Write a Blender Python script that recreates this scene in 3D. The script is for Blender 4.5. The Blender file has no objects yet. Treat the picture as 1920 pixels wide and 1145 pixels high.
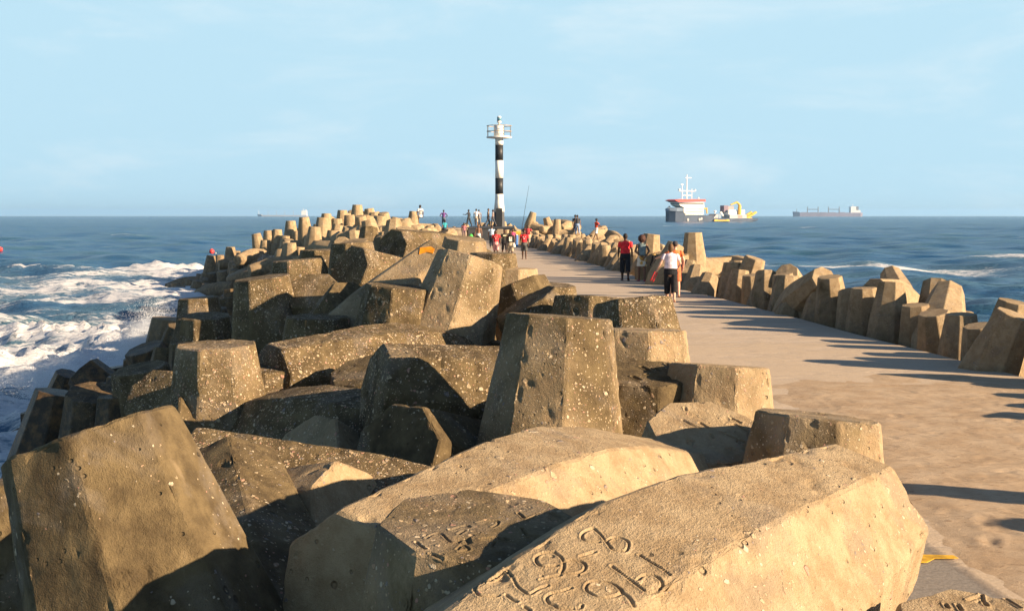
VOX_NEAR = .032
import bpy, bmesh, math, random
import numpy as np
from mathutils import Vector, Matrix
from mathutils.bvhtree import BVHTree

SC = bpy.context.scene
COL = SC.collection
random.seed(7)

# ------------------------------------------------------------------ camera
CAMH = 2.45
F = 2300.0                      # focal length in photo pixels (1920 wide)
PITCH = math.atan((572.5 - 404.0) / F)
FWD = Vector((0, math.cos(PITCH), -math.sin(PITCH)))
UPV = Vector((0, math.sin(PITCH), math.cos(PITCH)))
CAM = Vector((0, 0, CAMH))
SEA = -2.0

def ray(px, py):
    return Vector(((px - 960) / F, 0, 0)) + UPV * ((572.5 - py) / F) + FWD

def at(px, py, d):              # point seen at a photo pixel, d metres ahead
    r = ray(px, py)
    return CAM + r * (d / r.y)

def ground(px, py, z=0.0):      # point where the sight line meets a level
    r = ray(px, py)
    return CAM + r * ((z - CAMH) / r.z)

cam_d = bpy.data.cameras.new("camera")
cam_d.sensor_width = 36.0
cam_d.lens = F / 1920.0 * 36.0
cam_d.clip_start = 0.05
cam_d.clip_end = 60000
cam = bpy.data.objects.new("camera", cam_d)
COL.objects.link(cam)
cam.location = CAM
cam.rotation_euler = (math.pi / 2 - PITCH, 0, 0)
SC.camera = cam

# ------------------------------------------------------------------ noise
def _hash(ix, iy, iz, seed):
    h = (ix * 374761393 + iy * 668265263 + iz * 2147483647 + seed * 1274126177) & 0xFFFFFFFF
    h = ((h ^ (h >> 13)) * 1274126177) & 0xFFFFFFFF
    h = ((h ^ (h >> 16)) * 2246822519) & 0xFFFFFFFF
    return ((h ^ (h >> 15)) & 0xFFFFFF) / float(0xFFFFFF)

def vnoise(p, scale, seed=0):
    q = np.asarray(p, dtype=np.float64) * scale
    i = np.floor(q).astype(np.int64)
    f = q - i
    f = f * f * (3 - 2 * f)
    r = 0
    for dx in (0, 1):
        for dy in (0, 1):
            for dz in (0, 1):
                w = (f[:, 0] if dx else 1 - f[:, 0]) * (f[:, 1] if dy else 1 - f[:, 1]) * (f[:, 2] if dz else 1 - f[:, 2])
                r = r + w * _hash(i[:, 0] + dx, i[:, 1] + dy, i[:, 2] + dz, seed)
    return r * 2 - 1

def fbm(p, scale, octaves=3, seed=0):
    r = 0; a = 1.0; t = 0
    for k in range(octaves):
        r = r + a * vnoise(p, scale * 2 ** k, seed + 17 * k); t += a; a *= .5
    return r / t

# ------------------------------------------------------------------ mesh helpers
class Geo:
    """collects closed pieces; build() links them as one mesh object"""
    def __init__(s): s.v = []; s.f = []
    def add(s, vs, fs):
        o = len(s.v); s.v += [tuple(v) for v in vs]; s.f += [tuple(i + o for i in f) for f in fs]; return s
    def box(s, c, h, rot=None):
        c = Vector(c); vs = []
        for z in (-1, 1):
            for y in (-1, 1):
                for x in (-1, 1):
                    v = Vector((x * h[0], y * h[1], z * h[2]))
                    vs.append(c + (rot @ v if rot else v))
        return s.add(vs, [(0, 2, 3, 1), (4, 5, 7, 6), (0, 1, 5, 4), (2, 6, 7, 3), (0, 4, 6, 2), (1, 3, 7, 5)])
    def loft(s, rings):
        n = len(rings[0]); vs = [v for r in rings for v in r]; fs = []
        for k in range(len(rings) - 1):
            for i in range(n):
                j = (i + 1) % n
                fs.append((k * n + i, k * n + j, (k + 1) * n + j, (k + 1) * n + i))
        fs.append(tuple(reversed(range(n)))); fs.append(tuple((len(rings) - 1) * n + i for i in range(n)))
        return s.add(vs, fs)
    def cone(s, p0, p1, r0, r1, n=12, flat=1.0, fdir=None):
        p0 = Vector(p0); p1 = Vector(p1); a = (p1 - p0)
        if a.length < 1e-6: a = Vector((0, 0, 1e-4))
        a.normalize()
        ref = Vector(fdir) if fdir else (Vector((1, 0, 0)) if abs(a.x) < .8 else Vector((0, 1, 0)))
        u = (ref - a * ref.dot(a)).normalized(); w = a.cross(u)
        R = []
        for p, r in ((p0, r0), (p1, r1)):
            R.append([p + u * r * math.cos(2 * math.pi * i / n) + w * r * flat * math.sin(2 * math.pi * i / n) for i in range(n)])
        return s.loft(R)
    def ball(s, c, r, n=10, sc=(1, 1, 1)):
        c = Vector(c); rings = []
        for k in range(1, n):
            th = math.pi * k / n
            rings.append([c + Vector((r * sc[0] * math.sin(th) * math.cos(2 * math.pi * i / (2 * n)),
                                      r * sc[1] * math.sin(th) * math.sin(2 * math.pi * i / (2 * n)),
                                      -r * sc[2] * math.cos(th))) for i in range(2 * n)])
        return s.loft(rings)
    def cap(s, p0, p1, r0, r1, n=10, flat=1.0, fdir=None):
        s.cone(p0, p1, r0, r1, n, flat, fdir); s.ball(p0, r0 * min(1, flat), 6); s.ball(p1, r1 * min(1, flat), 6); return s
    def poly(s, pts, thick):     # outline in its plane, extruded along vector thick
        n = len(pts); t = Vector(thick)
        return s.loft([[Vector(p) for p in pts], [Vector(p) + t for p in pts]])
    def mesh(s, name):
        m = bpy.data.meshes.new(name); m.from_pydata(s.v, [], s.f); m.update()
        b = bmesh.new(); b.from_mesh(m); bmesh.ops.recalc_face_normals(b, faces=b.faces); b.to_mesh(m); b.free()
        return m
    def build(s, name, mat=None, parent=None, smooth=False, loc=None):
        m = s.mesh(name)
        return link(name, m, mat, parent, smooth, loc)

def link(name, m, mat=None, parent=None, smooth=False, loc=None):
    if mat and len(m.materials) == 0: m.materials.append(mat)
    if smooth: m.polygons.foreach_set('use_smooth', [True] * len(m.polygons))
    o = bpy.data.objects.new(name, m); COL.objects.link(o)
    if parent: o.parent = parent
    if loc is not None: o.location = loc
    return o

def fuse(geo, voxel, name, smooth=2):
    """melt the pieces of geo into ONE continuous closed surface"""
    m = geo.mesh('tmp'); o = bpy.data.objects.new('tmp', m); COL.objects.link(o)
    md = o.modifiers.new('r', 'REMESH'); md.mode = 'VOXEL'; md.voxel_size = voxel
    if smooth:
        ms = o.modifiers.new('s', 'SMOOTH'); ms.iterations = smooth; ms.factor = .5
    dg = bpy.context.evaluated_depsgraph_get(); dg.update()
    r = bpy.data.meshes.new_from_object(o.evaluated_get(dg), depsgraph=dg)
    r.name = name
    bpy.data.objects.remove(o); bpy.data.meshes.remove(m)
    r.polygons.foreach_set('use_smooth', [True] * len(r.polygons))
    return r

def tag(o, label=None, cat=None, group=None, kind=None):
    if label: o['label'] = label
    if cat: o['category'] = cat
    if group: o['group'] = group
    if kind: o['kind'] = kind
    return o

def empty(name, loc, rz=0):
    o = bpy.data.objects.new(name, None); COL.objects.link(o); o.empty_display_size = .2
    o.location = loc; o.rotation_euler = (0, 0, rz); return o

# ------------------------------------------------------------------ materials
class NT:
    def __init__(s, name):
        s.m = bpy.data.materials.new(name); s.m.use_nodes = True; s.t = s.m.node_tree; s.t.nodes.clear()
        s.out = s.t.nodes.new('ShaderNodeOutputMaterial')
    def n(s, typ, _op=None, **kw):
        nd = s.t.nodes.new('ShaderNode' + typ)
        if _op: nd.operation = _op
        for k, v in kw.items():
            if k.startswith('i_'):
                key = k[2:]; key = int(key) if key.isdigit() else key.replace('_', ' ')
                if hasattr(v, 'is_linked'): s.t.links.new(v, nd.inputs[key])
                else: nd.inputs[key].default_value = v
            else: setattr(nd, k, v)
        return nd
    def math(s, op, a, b=None, c=None, clamp=False):
        nd = s.t.nodes.new('ShaderNodeMath'); nd.operation = op; nd.use_clamp = clamp
        for i, v in enumerate((a, b, c)):
            if v is None: continue
            if hasattr(v, 'is_linked'): s.t.links.new(v, nd.inputs[i])
            else: nd.inputs[i].default_value = v
        return nd.outputs[0]
    def mix(s, fac, a, b, blend='MIX'):
        nd = s.t.nodes.new('ShaderNodeMix'); nd.data_type = 'RGBA'; nd.blend_type = blend
        for i, v in ((0, fac), (6, a), (7, b)):
            if hasattr(v, 'is_linked'): s.t.links.new(v, nd.inputs[i])
            elif i == 0: nd.inputs[0].default_value = v
            else: nd.inputs[i].default_value = (*v, 1) if len(v) == 3 else v
        return nd.outputs[2]
    def ramp(s, fac, lo, hi, smooth=True):
        nd = s.t.nodes.new('ShaderNodeMapRange'); nd.interpolation_type = 'SMOOTHSTEP' if smooth else 'LINEAR'
        s.t.links.new(fac, nd.inputs[0])
        for i, v in ((1, lo), (2, hi)):
            if hasattr(v, 'is_linked'): s.t.links.new(v, nd.inputs[i])
            else: nd.inputs[i].default_value = v
        return nd.outputs[0]
    def noise(s, vec, scale, detail=4, rough=.55, dist=0):
        nd = s.n('TexNoise', i_Scale=scale, i_Detail=detail, i_Roughness=rough, i_Distortion=dist)
        s.t.links.new(vec, nd.inputs['Vector']); return nd.outputs[0]
    def bump(s, h, strength, dist, normal=None):
        nd = s.n('Bump', i_Strength=strength, i_Distance=dist); s.t.links.new(h, nd.inputs['Height'])
        if normal: s.t.links.new(normal, nd.inputs['Normal'])
        return nd.outputs[0]
    def bsdf(s, col, rough=.8, normal=None, spec=.3, metal=0.0, **kw):
        nd = s.t.nodes.new('ShaderNodeBsdfPrincipled')
        for key, v in (('Base Color', col), ('Roughness', rough), ('Specular IOR Level', spec), ('Metallic', metal), *kw.items()):
            if hasattr(v, 'is_linked'): s.t.links.new(v, nd.inputs[key])
            else:
                if key == 'Base Color' and len(v) == 3: v = (*v, 1)
                nd.inputs[key].default_value = v
        if normal: s.t.links.new(normal, nd.inputs['Normal'])
        s.t.links.new(nd.outputs[0], s.out.inputs[0]); return nd

_flat = {}
def paint(name, col, rough=.6, var=.12, spec=.35, scale=9.0, metal=0.0):
    """a slightly uneven plain surface"""
    if name in _flat: return _flat[name]
    t = NT(name); co = t.n('TexCoord').outputs['Object']
    nz = t.noise(co, scale, 4)
    dark = tuple(c * (1 - var * 2) for c in col); lite = tuple(min(1, c * (1 + var)) for c in col)
    t.bsdf(t.mix(t.ramp(nz, .3, .7), dark, lite), rough, t.bump(nz, .25, .01), spec, metal)
    _flat[name] = t.m; return t.m

def make_concrete():
    t = NT('weathered_concrete')
    oi = t.n('ObjectInfo'); co0 = t.n('TexCoord').outputs['Object']
    off = t.n('CombineXYZ'); 
    for i in range(3): t.t.links.new(t.math('MULTIPLY', oi.outputs['Random'], (37.0, 91.0, 53.0)[i]), off.inputs[i])
    add = t.n('VectorMath', 'ADD'); t.t.links.new(co0, add.inputs[0]); t.t.links.new(off.outputs[0], add.inputs[1]); co = add.outputs[0]
    sep = t.n('SeparateColor'); t.t.links.new(oi.outputs['Color'], sep.inputs[0])
    film_amt, wet_amt, peb_amt = sep.outputs[0], sep.outputs[1], sep.outputs[2]
    pos = t.n('NewGeometry').outputs['Position']; pz = t.n('SeparateXYZ'); t.t.links.new(pos, pz.inputs[0])
    n1 = t.noise(co, 1.3, 6, .6, .4); n2 = t.noise(co, 6.5, 6, .65); n3 = t.noise(co, 42, 5, .7); n4 = t.noise(co, 160, 3, .6)
    base = t.mix(t.ramp(n2, .35, .68), (.270, .194, .108), (.385, .297, .180))
    base = t.mix(t.math('MULTIPLY', t.ramp(n3, .5, .72), .5), base, (.43, .335, .22))
    base = t.mix(t.math('MULTIPLY', t.ramp(n4, .55, .7), .35), base, (.15, .105, .062))
    # brown-black film of algae and salt, patchy, more on some blocks than on others
    fm = t.math('ADD', t.math('MULTIPLY', n1, .62), t.math('ADD', t.math('MULTIPLY', n2, .24), t.math('MULTIPLY', n3, .14)))
    thr = t.math('SUBTRACT', .70, t.math('MULTIPLY', film_amt, .56))
    film = t.ramp(fm, t.math('SUBTRACT', thr, .09), t.math('ADD', thr, .10))
    filmc = t.mix(t.ramp(n2, .3, .7), (.033, .0235, .0100), (.118, .085, .037))
    base = t.mix(t.math('MULTIPLY', film, .86), base, filmc)
    gp = t.noise(co, 2.3, 5, .6, .8)
    base = t.mix(t.math('MULTIPLY', t.ramp(gp, .52, .66), .42), base, (.19, .16, .125))
    spz = t.n('SeparateXYZ'); t.t.links.new(pos, spz.inputs[0])
    dv = t.n('CombineXYZ'); t.t.links.new(t.math('MULTIPLY', spz.outputs[0], 9.0), dv.inputs[0]); t.t.links.new(t.math('MULTIPLY', spz.outputs[1], 9.0), dv.inputs[1]); t.t.links.new(t.math('MULTIPLY', spz.outputs[2], .8), dv.inputs[2])
    drip = t.noise(dv.outputs[0], .55, 5, .6)
    base = t.mix(t.math('MULTIPLY', t.math('MULTIPLY', t.ramp(drip, .56, .70), t.ramp(n1, .35, .6)), t.math('ADD', .15, t.math('MULTIPLY', film_amt, .75))), base, (.040, .027, .013))
    base = t.mix(t.math('MULTIPLY', t.ramp(drip, .40, .30), .25), base, (.38, .29, .18))
    # exposed pebbles, three sizes
    hgt = None
    for sc, wmin, wmax, q in ((15, .20, .30, .34), (27, .22, .33, .46), (52, .26, .36, .44), (90, .28, .38, .26)):
        warp = t.n('VectorMath', 'ADD'); t.t.links.new(co, warp.inputs[0])
        nv = t.n('TexNoise', i_Scale=sc * 1.1, i_Detail=2); t.t.links.new(co, nv.inputs['Vector'])
        ws = t.n('VectorMath', 'SCALE'); t.t.links.new(nv.outputs['Color'], ws.inputs[0]); ws.inputs['Scale'].default_value = .75 / sc
        t.t.links.new(ws.outputs[0], warp.inputs[1])
        vo = t.n('TexVoronoi', i_Scale=float(sc)); t.t.links.new(warp.outputs[0], vo.inputs['Vector'])
        rs = t.n('SeparateColor'); t.t.links.new(vo.outputs['Color'], rs.inputs[0])
        shape = t.math('SUBTRACT', 1.0, t.ramp(vo.outputs['Distance'], wmin, wmax))
        dens = t.ramp(t.math('ADD', t.math('MULTIPLY', gp, 1.15), t.math('MULTIPLY', peb_amt, .62)), .62, 1.25)
        keep = t.math('LESS_THAN', rs.outputs[0], t.math('MULTIPLY', dens, q))
        msk = t.math('MULTIPLY', shape, keep)
        cr = t.t.nodes.new('ShaderNodeValToRGB'); e = cr.color_ramp; e.interpolation = 'CONSTANT'
        cols = [(0, (.42, .33, .21)), (.3, (.50, .42, .30)), (.55, (.36, .24, .15)), (.7, (.42, .23, .17)), (.78, (.22, .19, .18)), (.88, (.48, .36, .22))]
        e.elements[0].position = 0; e.elements[0].color = (*cols[0][1], 1); e.elements[1].position = cols[1][0]; e.elements[1].color = (*cols[1][1], 1)
        for p_, c_ in cols[2:]:
            x = e.elements.new(p_); x.color = (*c_, 1)
        t.t.links.new(rs.outputs[1], cr.inputs[0])
        base = t.mix(t.math('MULTIPLY', msk, .9), base, cr.outputs[0])
        hh = t.math('MULTIPLY', msk, .28 * 20 / sc + .08)
        hgt = hh if hgt is None else t.math('ADD', hgt, hh)
    # blow holes left by the casting
    vh = t.n('TexVoronoi', i_Scale=7.5); t.t.links.new(co, vh.inputs['Vector'])
    hs = t.n('SeparateColor'); t.t.links.new(vh.outputs['Color'], hs.inputs[0])
    hole = t.math('MULTIPLY', t.math('SUBTRACT', 1.0, t.ramp(t.math('ADD', vh.outputs['Distance'], t.math('MULTIPLY', n3, .1)), .12, .19)), t.math('LESS_THAN', hs.outputs[0], .28))
    # tide line: wet dark rusty brown below
    tide = t.math('ADD', pz.outputs[2], t.math('MULTIPLY', t.math('SUBTRACT', n1, .5), 1.8))
    wet = t.math('MULTIPLY', t.math('SUBTRACT', 1.0, t.ramp(tide, -.7, 1.0)), wet_amt)
    wetc = t.mix(t.ramp(n2, .42, .66), (.032, .022, .014), (.16, .085, .032))
    base = t.mix(t.math('MULTIPLY', wet, .85), base, wetc)
    h = t.math('ADD', t.math('MULTIPLY', n3, .5), t.math('ADD', t.math('MULTIPLY', n4, .3), t.math('MULTIPLY', n2, .6)))
    vh2 = t.n('TexVoronoi', i_Scale=19.0); t.t.links.new(co, vh2.inputs['Vector']); hs2 = t.n('SeparateColor'); t.t.links.new(vh2.outputs['Color'], hs2.inputs[0])
    hole2 = t.math('MULTIPLY', t.math('SUBTRACT', 1.0, t.ramp(vh2.outputs['Distance'], .10, .20)), t.math('LESS_THAN', hs2.outputs[0], .16))
    hole = t.math('ADD', hole, t.math('MULTIPLY', hole2, .5))
    h = t.math('ADD', h, hgt); h = t.math('SUBTRACT', h, t.math('MULTIPLY', hole, 2.2))
    nrm = t.bump(h, .8, .028)
    rough = t.math('SUBTRACT', .92, t.math('MULTIPLY', wet, .5))
    t.bsdf(base, rough, nrm, .25)
    return t.m
CONC = make_concrete()
# ------------------------------------------------------------------ dolosse (interlocking concrete armour blocks)
DC = 3.2; DB = .335 * DC; DA = .215 * DC; DH = (DC - DB) / 2

def octo(c, u, w, hu, hw, ch=.30):
    c = Vector(c); k = ch * 2
    pts = [(hu, hw * (1 - k)), (hu * (1 - k), hw), (-hu * (1 - k), hw), (-hu, hw * (1 - k)),
           (-hu, -hw * (1 - k)), (-hu * (1 - k), -hw), (hu * (1 - k), -hw), (hu, -hw * (1 - k))]
    return [c + u * a + w * b for a, b in pts]

def dolos_geo():
    g = Geo(); X, Y, Z = Vector((1, 0, 0)), Vector((0, 1, 0)), Vector((0, 0, 1))
    for cx, ax, tw in ((-DH, Z, Y), (DH, Y, Z)):
        rings = []
        for q, r in ((-DC / 2, DA / 2), (-DB * .42, DB / 2 * .97), (0, DB / 2 * 1.03), (DB * .42, DB / 2 * .97), (DC / 2, DA / 2)):
            rings.append(octo(X * cx + ax * q, X, tw, r, r))
        g.loft(rings)
    rings = []
    for q, r in ((-DH, .46), (-DH * .55, .47), (DH * .55, .47), (DH, .46)):
        rings.append(octo(X * q, Y, Z, DB * r, DB * r, .27))
    g.loft(rings)
    return g

def lap(co, ed, it, fac=.5):
    n = len(co); deg = np.bincount(ed.ravel(), minlength=n).astype(float)[:, None]
    for _ in range(it):
        s = np.zeros_like(co)
        for k in range(3):
            s[:, k] = np.bincount(ed[:, 0], co[ed[:, 1], k], n) + np.bincount(ed[:, 1], co[ed[:, 0], k], n)
        co = co + fac * (s / deg - co)
    return co

def crisp_mesh(name, seed, jit=.018, dense=0):
    parts = dolos_geo(); g3 = []; per = [5 * 8, 5 * 8, 4 * 8]; o_ = 0
    objs = []
    for k, n in enumerate(per):
        fs = [tuple(i - o_ for i in f) for f in parts.f if o_ <= f[0] < o_ + n]; g = Geo(); g.v = parts.v[o_:o_ + n]; g.f = fs; o_ += n
        ob = bpy.data.objects.new('tmp%d' % k, g.mesh('tmp')); COL.objects.link(ob); objs.append(ob)
    for ob in objs[1:]:
        md = objs[0].modifiers.new('u', 'BOOLEAN'); md.operation = 'UNION'; md.solver = 'EXACT'; md.object = ob
    dg = bpy.context.evaluated_depsgraph_get(); dg.update()
    m = bpy.data.meshes.new_from_object(objs[0].evaluated_get(dg), depsgraph=dg); m.name = name
    for ob in objs: bpy.data.objects.remove(ob)
    bm = bmesh.new(); bm.from_mesh(m); bmesh.ops.remove_doubles(bm, verts=bm.verts, dist=.004)
    bmesh.ops.dissolve_limit(bm, angle_limit=.02, verts=bm.verts, edges=bm.edges)
    ed = [e for e in bm.edges if len(e.link_faces) == 2 and e.calc_face_angle(0) > .3]
    bmesh.ops.bevel(bm, geom=ed, offset=.022 if not dense else .013, segments=1, affect='EDGES', clamp_overlap=True)
    bmesh.ops.triangulate(bm, faces=[f for f in bm.faces if len(f.verts) > 4])
    bmesh.ops.subdivide_edges(bm, edges=[e for e in bm.edges if e.calc_length() > .5], cuts=2)
    bmesh.ops.recalc_face_normals(bm, faces=bm.faces)
    if dense:
        for _ in range(9):
            bmesh.ops.triangulate(bm, faces=[f for f in bm.faces if len(f.verts) > 3], quad_method='SHORT_EDGE')
            es = [e for e in bm.edges if e.calc_length() > dense]
            if not es: break
            bmesh.ops.subdivide_edges(bm, edges=es, cuts=1)
        bmesh.ops.triangulate(bm, faces=[f for f in bm.faces if len(f.verts) > 3])
        bm.to_mesh(m); bm.free(); m.update()
        n = len(m.vertices); co = np.empty(n * 3); m.vertices.foreach_get('co', co); co = co.reshape(-1, 3)
        nr = np.empty(n * 3); m.vertices.foreach_get('normal', nr); nr = nr.reshape(-1, 3)
        ed = np.empty(len(m.edges) * 2, dtype=np.int32); m.edges.foreach_get('vertices', ed); ed = ed.reshape(-1, 2)
        sm = lap(co, ed, 7); mv = np.linalg.norm(sm - co, axis=1); arr = np.clip(mv / .007, 0, 1)
        w = np.clip(-.02 + 1.2 * fbm(co, 3.1, 3, seed + 1), 0, .8)[:, None]
        co = co + (sm - co) * w
        d = .008 * fbm(co, 1.1, 2, seed + 3) + .0035 * fbm(co, 9, 3, seed + 5)
        d = d - .030 * arr * np.clip(fbm(co, 14, 2, seed + 9) - .12, 0, 1) - .012 * np.clip(fbm(co, 5.3, 2, seed + 21) - .36, 0, 1)
        co = co + nr * d[:, None]
        m.vertices.foreach_set('co', co.ravel()); m.materials.clear(); m.materials.append(CONC)
        m.polygons.foreach_set('use_smooth', [True] * len(m.polygons)); m.update(); m.set_sharp_from_angle(angle=math.radians(13))
        return m
    co = np.array([v.co for v in bm.verts]); d = fbm(co, 1.7, 2, seed)
    for v, q in zip(bm.verts, d): v.co += v.normal * float(q) * jit
    bm.to_mesh(m); bm.free(); m.materials.clear(); m.materials.append(CONC); m.update()
    return m

NEAR = [crisp_mesh('dolos_near', s, dense=VOX_NEAR) for s in (11, 23, 37)]
MID = [crisp_mesh('dolos_mid', s) for s in (5, 67)]
FAR = [crisp_mesh('dolos_far', 3)]

def frame(t, s):
    """local Z -> t (towards the visible tip), local X -> s (along the shank)"""
    Zv = Vector(t).normalized(); Xv = Vector(s); Xv = (Xv - Zv * Xv.dot(Zv)).normalized(); Yv = Zv.cross(Xv)
    return Matrix((Xv, Yv, Zv)).transposed()

ALLD = []
def put(mesh, tip, t, s, film=.5, wet=1.0, peb=.5, scale=1.0, label=None, group='concrete dolosse armouring the breakwater'):
    R = frame(t, s) * scale
    c = Vector(tip) - R @ Vector((-DH, 0, DC / 2))
    o = bpy.data.objects.new('dolos', mesh); COL.objects.link(o)
    o.matrix_world = Matrix.Translation(c) @ R.to_4x4()
    o.color = (film, wet, peb, 1)
    tag(o, label, 'dolos', group); ALLD.append(o)
    return o

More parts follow.
